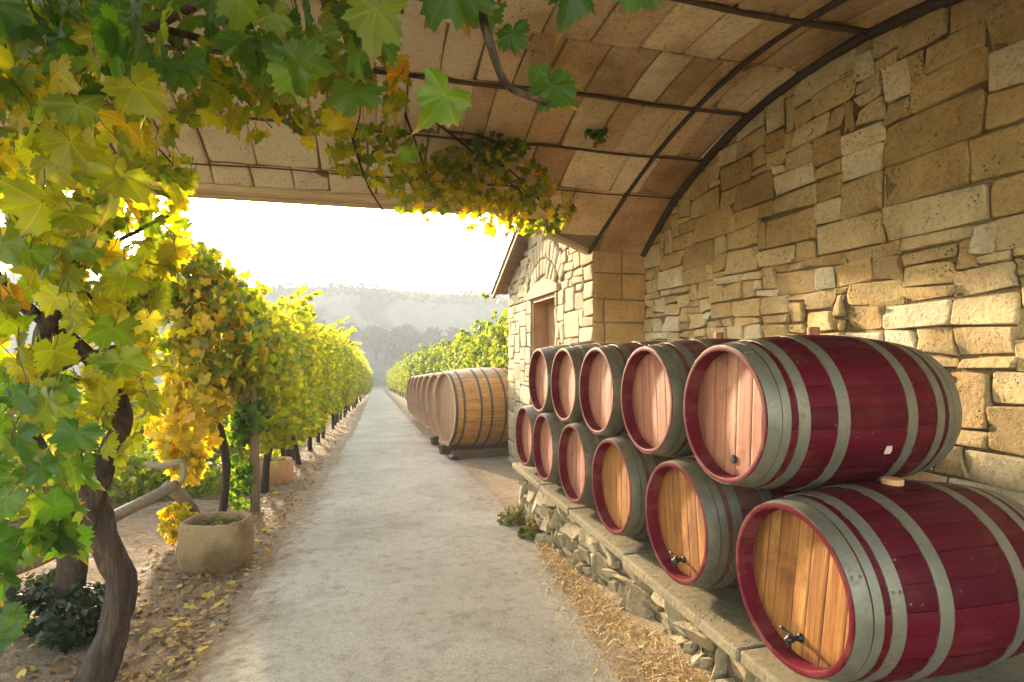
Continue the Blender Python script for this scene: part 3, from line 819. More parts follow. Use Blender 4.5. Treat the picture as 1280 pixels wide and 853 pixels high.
# --------------------------------------------------- barrels
def prof(x, L, re, rb): return re + (rb - re) * (1 - (2 * x / L - 1) ** 2)
def stave_mesh(L, re, rb, ns, bow=.0016):
    b = MB(); xs_ = np.linspace(0.0, L, 25); k = 5
    for s in range(ns):
        g = []
        dr = rng.normal(0, .0008)
        for x in xs_:
            row = []
            for j in range(k):
                f = j / (k - 1)
                a = 2 * math.pi * (s + f * .985) / ns
                r = prof(x, L, re, rb) + dr - (.004 if j in (0, k - 1) else 0)
                row.append((x, math.cos(a) * r, math.sin(a) * r))
            g.append(row)
        b.grid(g)
    return b
def hoop_mesh(x0, x1, L, re, rb, th=.003, seg=72):
    b = MB(); strips_ = ([], [], [])
    P3 = ([(x0, -.003), (x0, th)], [(x0, th), ((x0 + x1) / 2, th + .0003), (x1, th)], [(x1, th), (x1, -.003)])
    ph = rng.uniform(0, 6)
    for i in range(seg + 1):
        a = 2 * math.pi * i / seg
        wx = .0015 * math.sin(2 * a + ph)
        for q, pp in enumerate(P3): strips_[q].append([(x + wx, math.cos(a) * (prof(x, L, re, rb) + d), math.sin(a) * (prof(x, L, re, rb) + d)) for x, d in pp])
    for g in strips_: b.grid(g, 0, True)
    # riveted lap
    a0 = rng.uniform(0, 6.28)
    for q in (.25, .75):
        x = x0 + (x1 - x0) * q; r = prof(x, L, re, rb) + th
        c = np.array((x, math.cos(a0) * r, math.sin(a0) * r))
        b.box(tuple(c - .004), tuple(c + .004))
    return b
def chime_mesh(L, re, rb, front=True, depth=.075, wall=.022, seg=72):
    b = MB()
    xx = (lambda x: x) if front else (lambda x: L - x)
    ri = re - wall
    for pp in ([(.003, re + .001), (.0005, re)], [(.0005, re), (0, re - .002), (0, ri + .003), (.001, ri + .001)], [(.001, ri + .001), (depth * .5, ri - .002), (depth, ri - .006)]):
        g = []
        for i in range(seg + 1):
            a = 2 * math.pi * i / seg; g.append([(xx(x), math.cos(a) * r, math.sin(a) * r) for x, r in pp])
        b.grid(g, 0, front)
    return b
def head_mesh(L, re, front=True, depth=.066, wall=.022, planks=7):
    b = MB(); R = re - wall + .002; x = depth if front else L - depth; sg = -1 if front else 1
    edges = np.linspace(-R, R, planks + 1); edges[1:-1] += rng.uniform(-.012, .012, planks - 1)
    for i in range(planks):
        y0, y1 = edges[i] + .001, edges[i + 1] - .001
        ys_ = [y0, y0 + .0025] + list(np.linspace(y0 + .0025, y1 - .0025, 8)[1:-1]) + [y1 - .0025, y1]
        g = []
        for k, yy in enumerate(ys_):
            hgt = math.sqrt(max(0, R * R - yy * yy)); d = .0012 if k in (0, len(ys_) - 1) else 0
            g.append([(x - sg * d, yy, -hgt), (x - sg * d, yy, 0), (x - sg * d, yy, hgt)])
        b.grid(g, 0, not front)
    return b
def lathe(b, prof_pts, axis_o, axis_d, seg=18, mi=0):
    d = Vector(axis_d).normalized(); u = d.cross(Vector((0, .01, 1)));
    if u.length < .1: u = d.cross(Vector((1, 0, 0)))
    u.normalize(); w = d.cross(u); O = Vector(axis_o); g = []
    for i in range(seg + 1):
        a = 2 * math.pi * i / seg
        g.append([tuple(O + d * h + (u * math.cos(a) + w * math.sin(a)) * r) for h, r in prof_pts])
    b.grid(g, mi)

BL, BRE, BRB = 1.0, .306, .36
BSC = BL / .92
SHARED = {}
def shared(key, fn):
    if key not in SHARED: SHARED[key] = fn()
    return SHARED[key]
def put(key, name, mat, parent, fn, smooth=True):
    k = (key, mat.name)
    if k in SHARED:
        o = bpy.data.objects.new(name, SHARED[k]); link(o, parent)
    else:
        o = fn().build(name, mat, parent, smooth=smooth); SHARED[k] = o.data
    return o
HOOPS = [(.003, .058), (.0595, .094), (.118, .166), (.275, .328), (.592, .645), (.754, .802), (.826, .8605), (.862, .917)]
HOOPS = [(a * BSC, c_ * BSC - .003) for a, c_ in HOOPS]
def make_barrel(label, loc, yaw, roll, body, head, bung=None, tap=False, hole=False, scrap=False):
    t = empty('wine_barrel', label, 'barrel', loc, (0, 0, rad(yaw)), 'red wine barrels stacked in two rows on the ledge')
    o = put('staves', 'staves', body, t, lambda: stave_mesh(BL, BRE, BRB, 24)); o.rotation_euler.x = rad(roll)
    for i, (a, c_) in enumerate(HOOPS):
        h = put('hoop%d' % i, 'hoop', M['hoop'], t, lambda a=a, c_=c_: hoop_mesh(a, c_, BL, BRE, BRB)); h.rotation_euler.x = rad(roll)
    put('chimeF', 'chime', M['chime'], t, lambda: chime_mesh(BL, BRE, BRB, True))
    put('chimeB', 'chime', M['chime'], t, lambda: chime_mesh(BL, BRE, BRB, False))
    hr = rng.uniform(-8, 8)
    h = put('headF', 'barrel_head', head, t, lambda: head_mesh(BL, BRE, True)); h.rotation_euler.x = rad(hr)
    h2 = put('headB', 'barrel_head', head, t, lambda: head_mesh(BL, BRE, False)); h2.rotation_euler.x = rad(hr)
    if bung:
        b = MB(); r = BRB
        if bung == 'wood': lathe(b, [(-.02, .024), (.03, .027), (.036, .024), (.036, 0)], (BL * .5, 0, r), (0, 0, 1))
        else: lathe(b, [(-.02, .036), (.016, .040), (.022, .036), (.023, 0)], (BL * .5, 0, r), (0, 0, 1))
        b.build('bung', M['bung'] if bung == 'wood' else M['cork'], t, smooth=False)
    if tap:
        b = MB(); z = -.205
        lathe(b, [(0, .017), (.008, .017), (.010, .010), (.040, .009), (.042, .014), (.060, .014), (.062, .008), (.072, .007), (.072, 0)], (.066, 0, z), (-1, 0, 0))
        lathe(b, [(-.004, .008), (.022, .0075), (.034, .009), (.035, 0)], (.012, 0, z), (0, 0, -1))
        lathe(b, [(0, .008), (.016, .007), (.018, 0)], (.014, 0, z), (0, 0, 1))
        b.tube([(.014, -.012, z + .020), (.012, .012, z + .022), (.008, .040, z + .030)], [.006, .006, .007], 8, sub=3)
        b.build('tap', M['tap'], t, smooth=True)
    if hole:
        b = MB(); lathe(b, [(0, .020), (.003, .021), (.0045, .014), (.004, 0)], (.0625, -.01, -.205), (-1, 0, 0)); b.build('tap_hole', M['black'], t, smooth=True)
    if scrap:
        b = MB(); a0 = rad(158); g = []
        for i, x in enumerate((.545, .562, .58)):
            g.append([(x + rng.uniform(-.004, .004), math.cos(a) * (BRB + .001), math.sin(a) * (BRB + .001)) for a in (rad(-156), rad(-159), rad(-162))])
        b.grid(g); b.build('paper_scrap', M['scrap'], t)
    return t
ZB = LZ + BRB + .004; ZT = ZB + .612
HX = LE + .012
bot = [(1.79, 0, 'red', 'head_oak', dict(bung='cork', tap=True), 'nearest lower red barrel with oak head, cork bung and metal tap'),
       (2.61, .5, 'redworn', 'head_oak', dict(tap=True), 'lower barrel with small black tap, second from the front on the ledge'),
       (3.40, 1, 'redworn', 'head_oak', {}, 'lower barrel with plain orange oak head, third from the front on the ledge'),
       (4.17, 1, 'oakgrey', 'head_pink', {}, 'lower barrel with reddish head, fourth from the front on the ledge'),
       (4.93, 1, 'oakgrey', 'head_pink', {}, 'lower barrel next to the last one at the cottage end of the ledge'),
       (5.64, 1.5, 'oakgrey', 'head_pink', {}, 'last lower barrel at the far cottage end of the ledge')]
top = [(2.19, 0, 'red', 'head_pink', dict(bung='wood', hole=True, scrap=True), 'bright red upper barrel with black hole in its pink head and wooden bung'),
       (2.93, 1, 'redworn', 'head_pink', dict(bung='wood'), 'worn upper barrel with wooden bung and pale head, second from the front'),
       (3.69, 1, 'redworn', 'head_pink', {}, 'upper barrel with brownish red worn top, middle of the upper row'),
       (4.43, 1, 'oakgrey', 'head_pink', {}, 'grey hooped upper barrel, last but one before the cottage door'),
       (5.15, 1.5, 'oakgrey', 'head_pink', {}, 'last upper barrel of the top row against the cottage front')]
for i, (y, yaw, bm_, hm, kw, lab) in enumerate(bot):
    make_barrel(lab, (HX + rng.uniform(-.012, .012), y, ZB), yaw, rng.uniform(0, 360), M[bm_], M[hm], **kw)
for i, (y, yaw, bm_, hm, kw, lab) in enumerate(top):
    make_barrel(lab, (HX + .005 + rng.uniform(-.015, .015), y, ZT), yaw, rng.uniform(0, 360), M[bm_], M[hm], **kw)

# --------------------------------------------------- the big casks beyond the cottage
CL, CRE, CRB = 1.78, .745, .825
CH = [(.004, .06), (.16, .205), (.50, .545), (.72, .765), (1.02, 1.065), (1.24, 1.285), (1.575, 1.62), (1.72, 1.776)]
cl_labels = ['golden oak cask nearest the cottage, the front one of the line of casks', 'big cask directly behind the front golden cask',
             'big cask third from the cottage in the line of casks', 'big cask fourth from the cottage in the line of casks', 'big cask fifth from the cottage in the line of casks',
             'big cask next to the far end of the line of casks', 'farthest big cask at the end of the line of casks']
for i, y in enumerate([11.4, 13.25, 15.1, 16.95, 18.8, 20.65, 22.5]):
    zc = gz(0, y) + .19 + CRB
    t = empty('oak_cask', cl_labels[i], 'cask', (1.36, y, zc), (0, 0, rad(11)), 'large oak casks lined up beside the path')
    put('cstaves', 'staves', M['cask'], t, lambda: stave_mesh(CL, CRE, CRB, 28))
    for k, (a, c_) in enumerate(CH): put('chp%d' % k, 'hoop', M['caskhoop'], t, lambda a=a, c_=c_: hoop_mesh(a, c_, CL, CRE, CRB, .004))
    put('cch1', 'chime', M['cask_head'], t, lambda: chime_mesh(CL, CRE, CRB, True, .09, .045)); put('cch2', 'chime', M['cask_head'], t, lambda: chime_mesh(CL, CRE, CRB, False, .09, .045))
    put('chd1', 'cask_head', M['cask_head'], t, lambda: head_mesh(CL, CRE, True, .08, .045, 10)); put('chd2', 'cask_head', M['cask_head'], t, lambda: head_mesh(CL, CRE, False, .08, .045, 10))
    if i == 0:
        b = MB(); lathe(b, [(-.02, .04), (.05, .045), (.055, 0)], (CL * .8, 0, CRB - .03), (0, 0, 1)); b.build('bung', M['dark_timber'], t)
        # brace board across the foot of the head
        b = MB(); b.beam((-.012, -.36, -.70), (-.012, .30, -.72), .02, .07); b.build('head_brace', M['cask_head'], t, bevel=.004)
    if i < 2:
        r = empty('cask_cradle', ['dark timber beam cradle under the front golden cask', 'dark timber beam cradle under the second cask of the line'][i], 'cradle', (1.36, y, gz(0, y)), (0, 0, rad(11)), 'timber cradles under the casks')
        b = MB(); b.box((.05, -.50, -.05), (1.6, -.30, .20)); b.build('beam', M['dark_timber'], r, bevel=.012)
        b = MB(); b.box((.05, .30, -.05), (1.6, .50, .20)); b.build('beam', M['dark_timber'], r, bevel=.012)
        b = MB(); lathe(b, [(-.02, .06), (.2, .06), (.2, 0)], (.02, -.58, .07), (0, 1, 0)); b.build('end_roller', M['dark_timber'], r)

# --------------------------------------------------- planters
def trough(label, loc, rz, w, d, h, mat, name='stone_planter', soil=True):
    t = empty(name, label, 'planter', loc, (0, 0, rz), 'stone planters beside the vines')
    b = MB(); seg = 40; g = []
    def sup(a, k=2.8):
        c, s = math.cos(a), math.sin(a); return abs(c) ** (2 / k) * (1 if c > 0 else -1), abs(s) ** (2 / k) * (1 if s > 0 else -1)
    pp = [(.0, -.10), (.86, -.10), (.92, 0), (.99, .25), (1.0, .6), (.97, .9), (.93, .985), (.87, 1.0), (.80, .985), (.77, .9), (.75, .70)]
    for i in range(seg + 1):
        a = 2 * math.pi * i / seg; cx, cy = sup(a)
        row = []
        for r, z in pp:
            k = 1 + .025 * mnoise.noise(Vector((cx * 2, cy * 2, z * 2 + w * 9)))
            row.append((cx * r * w / 2 * k, cy * r * d / 2 * k, z * h + .012 * mnoise.noise(Vector((cx * 3, cy * 3, 5 + z)))))
        g.append(row)
    b.grid(g); b.build('trough', mat, t, smooth=True)
    b = MB(); g = []
    for r in np.linspace(.02, .79, 8):
        g.append([(sup(2 * math.pi * i / seg)[0] * r * w / 2, sup(2 * math.pi * i / seg)[1] * r * d / 2, h * .80 + .02 * mnoise.noise(Vector((r * 9, i * .5, w)))) for i in range(seg + 1)])
    b.grid(g, 0, True); b.build('soil', M['dirt'], t, smooth=True)
    n = 160; P = np.stack([rng.uniform(-.3, .3, n) * w, rng.uniform(-.3, .3, n) * d, rng.uniform(.80, .88, n) * h], 1)
    D, N = hang_dirs(n, -.8, .5); leaves_mesh('moss', P, D, N, rng.uniform(.015, .035, n), M['moss'], 0, t)
    return t
trough('round stone trough planter with mossy soil near the gnarled vine trunk', (-1.33, 5.22, ground_h(-1.33, 5.22) - .02), rad(-12), .57, .46, .42, M['trough'])
trough('reddish clay trough farther along beside the wooden post', (-1.58, 9.25, ground_h(-1.58, 9.25) - .02), rad(-10), .62, .48, .40, M['terracotta'], 'clay_planter')

# --------------------------------------------------- rustic fence
fen = empty('rustic_fence', 'gnarled wooden branch rail fence with bent brace by the stone trough', 'fence', tuple(at(245, 640, 5.3)))
fl = Vector(fen.location)
class FMB(MB):
    def add(s, V, F, mi=0): MB.add(s, np.asarray(V, float).reshape(-1, 3) - np.array(fl), F, mi)
b = FMB(); b.tube([at(-60, 745, 3.5), at(0, 715, 3.7), at(65, 690, 4.0), at(140, 648, 4.5), at(200, 617, 5.0), at(218, 606, 5.25)], [.06, .062, .06, .052, .05, .045], 10, .12, sub=5)
b.build('rail', M['rail'], fen, smooth=True)
p1 = at(244, 652, 5.75); p1.z = min(p1.z, ground_h(p1.x, p1.y) + .25)
b = FMB(); b.tube([at(206, 606, 5.2), at(222, 617, 5.3), at(236, 633, 5.5), p1, p1 + Vector((.06, .05, -.42))], [.045, .06, .062, .055, .05], 10, .12, sub=5)
b.build('brace', M['rail'], fen, smooth=True)
b = FMB(); b.tube([at(182, 580, 5.25), at(205, 583, 5.25), at(226, 578, 5.3), at(230, 590, 5.3), at(226, 604, 5.25), at(220, 612, 5.25)], [.022, .035, .03, .026, .024, .022], 8, .15, sub=5)
b.build('hooked_branch', M['rail'], fen, smooth=True)

# --------------------------------------------------- vines
def crown_points(n, cx, cy, cz, rx, ry, rz, power=3.0, seed=0.0, shell=.55):
    P = []
    while len(P) < n:
        q = rng.uniform(-1, 1, (n * 3, 3))
        r = (np.abs(q) ** power).sum(1) ** (1 / power)
        for a, rr in zip(q, r):
            if rr > 1: continue
            if rr < shell and rng.random() < .75: continue
            k = mnoise.noise(Vector((a[0] * rx * 1.8 + seed, a[1] * ry * 1.8, a[2] * rz * 1.8)))
            if rr > .70 + .32 * (k + .5): continue
            P.append((cx + a[0] * rx, cy + a[1] * ry, cz + a[2] * rz))
            if len(P) >= n: break
    return np.array(P)

def outward(P, c, up=.3):
    N = P - np.asarray(c); N /= np.linalg.norm(N, axis=1, keepdims=True) + 1e-6
    return N

ROWX = -1.5
# prototypes of the trained vines
def row_vine(label, n, size, mat, detail, seed, group, y, rx=.50, ry=.76, hgt=3.25, low=.5, name='grapevine'):
    t = empty(name, label, 'vine', (ROWX, y, gz(0, y)), group=group)
    zc = (hgt + low) / 2; rz = (hgt - low) / 2
    P = crown_points(n, 0, 0, zc, rx, ry, rz, 4.5, seed)
    for k in range(9):
        a = rng.uniform(-.8, .8) * rx; c_ = rng.uniform(-.95, .95) * ry; hh = rng.uniform(.06, .26); lean = rng.normal(0, .2, 2)
        j = np.arange(int(n * .006)); tt = rng.random(len(j))
        P[rng.integers(0, n, len(j))] = np.stack([a + lean[0] * tt + rng.normal(0, .03, len(j)), c_ + lean[1] * tt + rng.normal(0, .03, len(j)), hgt - .12 + hh * tt], 1)
    D, N = hang_dirs(n, .9, .5); N += outward(P, (0, 0, zc)) * 1.0
    leaves_mesh('crown', P, D, N, rng.uniform(.7, 1.25, n) * size, mat, detail, t)
    b = MB()
    lx = rng.uniform(-.08, .08)
    b.tube([(lx * 2, 0, -.1), (lx, .03, .45), (-lx * .6, .0, .95), (lx, .05, 1.6), (0, 0, 2.3)], [.055, .045, .05, .035, .015], 8, .2, sub=4)
    b.build('trunk', M['bark'], t, smooth=True)
    return t
GL = 'trained vines lining the left side of the path'
protos = [row_vine('leafy green vine in the receding left row', 2600, .062, M['leaf_row'], 1, 3.1 * k + 1, GL, 0) for k in range(4)]
protoF = [row_vine('leafy green vine in the receding left row', 900, .11, M['leaf_row'], 0, 5.3 * k + 2, GL, 0) for k in range(2)]
near_labels = ['green and gold vine just behind the yellow vine at the wooden post', 'green vine third from the wooden post in the left row',
               'green vine of the left row standing over the crossed stakes', 'green vine of the left row beside the clay trough']
ys_row = [8.6, 10.2, 11.75, 13.3]; y = 14.9
while y < 118: ys_row.append(y); y += 1.55 if y < 45 else 2.1
used = set()
for i, y in enumerate(ys_row):
    far = y > 30
    pool = protoF if far else protos
    pr = pool[i % len(pool)]
    if pr.name in used: t = copy_thing(pr)
    else: t = pr; used.add(pr.name)
    t.location = (ROWX + .004 * y + rng.uniform(-.07, .07), y, gz(0, y)); t.rotation_euler.z = rad(rng.choice([0, 180]) + rng.uniform(-9, 9))
    t.scale = (rng.uniform(.9, 1.1), rng.uniform(.95, 1.08), rng.uniform(.97, 1.03) * (.855 + .16 * min(1, max(0, (y - 8) / 12))))
    t['label'] = near_labels[i] if i < 4 else 'leafy green vine in the far part of the receding left row'
# right hand row behind the casks
GR = 'leafy vines lining the right side of the path'
protoR = []
for k in range(3):
    t = row_vine('', 2200, .085, M['leaf_right'], 1, 9.7 * k + 4, GR, 0, rx=.85, ry=.95, hgt=3.3, low=.6, name='grapevine'); protoR.append(t)
ys_r = [12.6, 14.4, 16.2, 18.0]; y = 19.8
while y < 112: ys_r.append(y); y += 1.9 if y < 45 else 2.6
used = set()
for i, y in enumerate(ys_r):
    pr = protoR[i % 3]
    if pr.name in used: t = copy_thing(pr)
    else: t = pr; used.add(pr.name)
    t.location = (3.75 if y < 26 else max(2.6, 3.75 - (y - 26) * .12), y, gz(0, y)); t.rotation_euler.z = rad(rng.choice([0, 180]) + rng.uniform(-15, 15))
    t.scale = (1, 1, rng.uniform(.94, 1.1))
    t['label'] = ['tall bushy vine right beside the cottage corner behind the front cask', 'bushy green vine behind the second cask, next to the tallest bush'][i] if i < 2 else 'leafy vine in the right row beyond the casks'
# the row further left, low and half hidden
for i, y in enumerate([9.5, 11.5, 13.5, 15.5, 17.5, 19.5, 21.5, 24]):
    t = copy_thing(protoR[i % 3]); t.location = (-5.0 + rng.uniform(-.2, .2), y, gz(0, y) - .35); t.scale = (.8, 1.1, .58)
    t['label'] = 'low sunlit vine in the next row, seen between the big vines'; t['group'] = 'low vines of the next row on the left'

n = 5200
ys_ = 8 + 40 * rng.random(n) ** 1.6; xs_ = -1.75 - np.abs(rng.normal(0, .75, n)); hh = np.abs(rng.normal(0, .22, n)) * np.clip((-xs_ - 1.5) * 1.6, .15, 1)
P = np.array([(x, y, ground_h(x, y) + .03 + h) for x, y, h in zip(xs_, ys_, hh)])
D, N = hang_dirs(n, -.5, .7); o = leaves_mesh('undergrowth', P, D, N, rng.uniform(.03, .075, n), M['leaf_right'], 0)
tag(o, 'low green weeds growing behind the trunks of the left row', None, None, 'stuff')
# posts and stakes
def stake(name, label, cat, a, b_, r, mat, group=None):
    b = MB(); A = Vector(a); Bv = Vector(b_) - A
    b.tube([(0, 0, -.15), tuple(Bv * .35 + Vector((.01, 0, 0))), tuple(Bv * .7), tuple(Bv)], [r * 1.05, r, r * .95, r * .9], 12, .05, sub=3)
    o = b.build(name, mat, smooth=True); o.location = A; tag(o, label, cat, group); return o
stake('wooden_post', 'round wooden post at the foot of the first yellow vine, ivy at its base', 'post', (-1.42, 7.23, ground_h(-1.42, 7.23)), (-1.47, 7.2, EYE + .3), .055, M['post'])
gs = 'dark wooden stakes holding the left row'
for i, y in enumerate([10.8, 11.2]):
    stake('wooden_stake', ['dark stake leaning toward the clay trough', 'dark stake leaning toward the path behind the clay trough'][i], 'stake',
          (-1.62 + .22 * i, y, gz(0, y)), (-1.72 + .02 * i, y, gz(0, y) + 1.05), .05, M['bark'], gs)
b = MB(); b.tube([(-.3, 0, 0), (0, .02, .02), (.35, 0, 0)], [.02, .022, .02], 8, .1)
o = b.build('cross_rail', M['rail'], smooth=True); o.location = (-1.7, 11.0, gz(0, 11) + 1.02); tag(o, 'short weathered rail laid across the two dark stakes', 'rail')

# the first big yellow vine
fv = empty('yellow_grapevine', 'big golden yellow vine hanging over the wooden post at the head of the row', 'vine', (-1.75, 7.0, gz(0, 7)))
fo = np.array(fv.location)
E_ = EYE
blobs = [(-1.82, 7.0, E_ + .25, .60, .55, 1.0, 1100, 'leaf_gold', .080), (-1.85, 6.85, E_ + .1, .56, .5, .9, 500, 'leaf_yellow', .080), (-1.50, 7.5, E_ - .10, .38, .65, .95, 1000, 'leaf_row', .072), (-1.95, 6.7, E_ - .75, .42, .38, .6, 560, 'leaf_yellow', .080),
         (-2.05, 6.9, E_ + .85, .5, .5, .55, 420, 'leaf_gold', .085), (-1.52, 7.3, E_ - .75, .24, .34, .4, 260, 'leaf_fg', .080), (-2.0, 6.6, E_ - 1.22, .20, .18, .28, 110, 'leaf_yellow', .075)]
for k, (x, y, z, rx, ry, rz, n, mt, sz) in enumerate(blobs):
    P = crown_points(n, x, y, z, rx, ry, rz, 2.2, 17 + k * 3.3, .45)
    D, N = hang_dirs(n, 1.0, .45); N += outward(P, (x, y, z)) * .8
    leaves_mesh('foliage', P - fo, D, N, rng.uniform(.6, 1.25, n) * sz, M[mt], 1, fv)
b = MB(); b.tube([(-.02, .1, -.1), (.05, .08, .6), (-.02, 0, 1.2), (.0, -.05, 2.0), (-.1, 0, 2.8)], [.05, .045, .045, .035, .012], 8, .2)
b.build('trunk', M['bark'], fv, smooth=True)
# yellow spray drooping on the fence brace
P = crown_points(170, *tuple(at(222, 650, 5.25)), .17, .13, .22, 2.0, 71, .3)
D, N = hang_dirs(len(P), 1.0, .4); o = leaves_mesh('yellow_spray', P, D, N, rng.uniform(.035, .065, len(P)), M['leaf_yellow'], 1)
tag(o, 'bright yellow vine spray drooping beside the stone trough and fence brace', 'vine spray')
# ivy at the foot of the post
P = crown_points(190, -1.58, 7.15, gz(0, 7.2) + .38, .16, .14, .42, 2.2, 31, .3)
D, N = hang_dirs(len(P), .8, .5); o = leaves_mesh('ivy', P, D, N, rng.uniform(.03, .055, len(P)), M['leaf_fg'], 1)
tag(o, 'small green ivy climbing the foot of the wooden post', 'ivy')
# shrubs behind the fence
gb = 'low bushes behind the fence on the left'
for k, (x, y, z, rx, rz, mt, lab) in enumerate([(-3.1, 8.6, .45, .75, .5, 'leaf_right', 'low yellow green bush behind the hooked fence branch'), (-4.0, 7.4, .55, .9, .6, 'leaf_row', 'rounded green bush at the left behind the gnarled trunk'),
                                               (-2.55, 10.0, .5, .6, .55, 'leaf_right', 'leafy low bush between the yellow vine and the fence'), (-5.2, 6.2, .7, 1.1, .9, 'leaf_right', 'broad bush at the far left edge behind the big leaves')]):
    n = 900; g0 = gz(0, y)
    P = crown_points(n, 0, 0, z, rx, rx, rz, 2.2, 40 + k * 5, .4); D, N = hang_dirs(n, .5, .6); N += outward(P, (0, 0, z))
    o = leaves_mesh('bush', P, D, N, rng.uniform(.04, .08, n), M[mt], 1); o.location = (x, y, g0); tag(o, lab, 'bush', gb)

# --------------------------------------------------- the foreground vine
fg = empty('old_grapevine', 'large old grapevine with twisted trunk and big backlit leaves in the foreground', 'vine', (-1.45, 3.3, gz(0, 3.3)))
go = Vector(fg.location)
class GMB(MB):
    def add(s, V, F, mi=0): MB.add(s, np.asarray(V, float).reshape(-1, 3) - np.array(go), F, mi)
b = GMB()
b.tube([at(100, 905, 2.9), at(118, 850, 2.9), at(140, 790, 2.9), at(152, 735, 2.9), at(140, 690, 2.85), at(122, 650, 2.8), at(118, 610, 2.75), at(138, 565, 2.7), at(155, 525, 2.6), at(138, 480, 2.5), at(95, 430, 2.4), at(45, 395, 2.3)],
       [.115, .085, .070, .066, .065, .060, .056, .046, .042, .036, .03, .022], 22, .24, sub=7, twist=.05)
b.build('trunk', M['bark'], fg, smooth=True)
def branch(pts, r0, r1):
    b = GMB(); n = len(pts); b.tube([at(*p) for p in pts], [r0 + (r1 - r0) * i / (n - 1) for i in range(n)], 8, .14, sub=5)
    b.build('branch', M['bark'], fg, smooth=True)
branch([(118, 612, 2.75), (100, 590, 2.7), (80, 540, 2.5), (50, 440, 2.35), (90, 330, 2.3), (55, 200, 2.3), (35, 140, 2.3)], .05, .018)
branch([(45, 395, 2.3), (-20, 330, 2.2), (-80, 200, 2.0), (-60, 60, 1.9), (60, 25, 2.0), (190, 35, 2.2), (300, 60, 2.5), (420, 82, 3.0), (520, 95, 3.5)], .028, .010)
branch([(190, 35, 2.2), (330, -30, 1.9), (500, -50, 1.6), (590, -10, 1.45), (606, 35, 1.42), (622, 85, 1.4), (640, 112, 1.4), (684, 128, 1.4)], .016, .008)
branch([(640, 112, 1.4), (625, 95, 1.35), (612, 60, 1.35)], .008, .005)
branch([(590, -10, 1.45), (680, -35, 1.45), (800, -30, 1.5)], .008, .005)
branch([(90, 330, 2.3), (150, 300, 2.4), (210, 270, 2.6)], .012, .006)
branch([(60, 470, 2.3), (120, 440, 2.2), (160, 430, 2.2)], .012, .005)
for pts in ([(20, 300, 2.2), (70, 260, 2.1), (130, 250, 2.3), (190, 280, 2.6)], [(40, 150, 2.2), (110, 130, 2.3), (180, 170, 2.6), (225, 215, 2.8)], [(30, 500, 2.2), (70, 470, 2.0), (110, 480, 2.1)],
            [(200, 38, 2.2), (250, 90, 2.4), (300, 120, 2.6), (340, 160, 2.8)], [(90, 330, 2.3), (120, 380, 2.3), (165, 400, 2.5)], [(60, 25, 2.0), (130, 60, 2.0), (180, 110, 2.2)], [(420, 82, 3.0), (450, 130, 3.1), (440, 180, 3.3)]):
    branch(pts, .007, .003)
# leaf masses: (centre px, depth range, px radii, number, size, material)
CAMF = np.array([-S_, -C_, 0.1])
def mass(cx, cy, d0, d1, rx, ry, n, sz, mt, detail=2, name='leaves', fs=.5):
    P = []
    while len(P) < n:
        q = rng.uniform(-1, 1, 2)
        if (q ** 2).sum() > 1: continue
        P.append(at(cx + q[0] * rx, cy + q[1] * ry, rng.uniform(d0, d1)))
    P = np.array([tuple(p) for p in P])
    D, N = hang_dirs(n, .9, .45, CAMF, fs)
    b = MB()
    for q, d in zip(P - np.array(go), D / np.linalg.norm(D, axis=1, keepdims=True)):
        back = Vector(q) - Vector(d) * rng.uniform(.03, .06) + Vector(rng.normal(0, .018, 3)) + Vector((0, 0, .02))
        b.tube([q, (Vector(q) + back) / 2 + Vector(rng.normal(0, .006, 3)), back], [.0016, .0016, .0022], 4, 0, sub=1)
    b.build('leaf_stalks', M['stalk'], fg, smooth=True)  # leaf stalks only: thin tubes running back from each leaf base
    return leaves_mesh(name, P - np.array(go), D, N, rng.uniform(.55, 1.25, n) * sz, M[mt], detail, fg)
mass(38, 575, 1.5, 2.2, 72, 105, 50, .085, 'leaf_fg')
mass(82, 655, 1.7, 2.0, 32, 34, 7, .10, 'leaf_fg')
mass(0, 720, 1.45, 1.7, 18, 90, 8, .09, 'leaf_fg')
mass(80, 400, 1.7, 2.9, 105, 130, 170, .085, 'leaf_gold')
mass(150, 470, 2.2, 3.2, 50, 95, 75, .08, 'leaf_gold')
mass(70, 170, 1.6, 2.9, 115, 165, 210, .088, 'leaf_gold')
mass(150, 290, 2.2, 3.2, 85, 110, 105, .08, 'leaf_gold')
mass(60, 60, 1.5, 2.6, 140, 80, 105, .09, 'leaf_fg')
mass(290, 45, 1.5, 2.7, 190, 62, 95, .088, 'leaf_fg')
mass(410, 105, 2.2, 3.4, 100, 75, 90, .085, 'leaf_gold')
mass(330, 120, 2.4, 3.3, 110, 50, 46, .085, 'leaf_gold')
mass(215, 180, 2.6, 3.2, 45, 70, 22, .08, 'leaf_gold')
# single large leaves hanging into the view
single = [(557, 120, 1.45, .105), (565, -20, 1.35, .125), (640, 40, 1.42, .065), (610, 20, 1.5, .06), (690, 108, 1.42, .085), (715, -20, 1.3, .10), (800, -22, 1.4, .085), (672, 90, 1.45, .045), (470, 10, 1.35, .11), (445, 115, 1.7, .10), (510, 190, 2.1, .05)]
P = np.array([tuple(at(a, c_, d)) for a, c_, d, s in single]); n = len(P)
D = rng.normal(0, .22, (n, 3)); D[:, 2] -= 1; N = np.tile(CAMF, (n, 1)) + rng.normal(0, .28, (n, 3))
leaves_mesh('leaves', P - np.array(go), D, N, np.array([s for *_, s in single]), M['leaf_fg'], 2, fg)
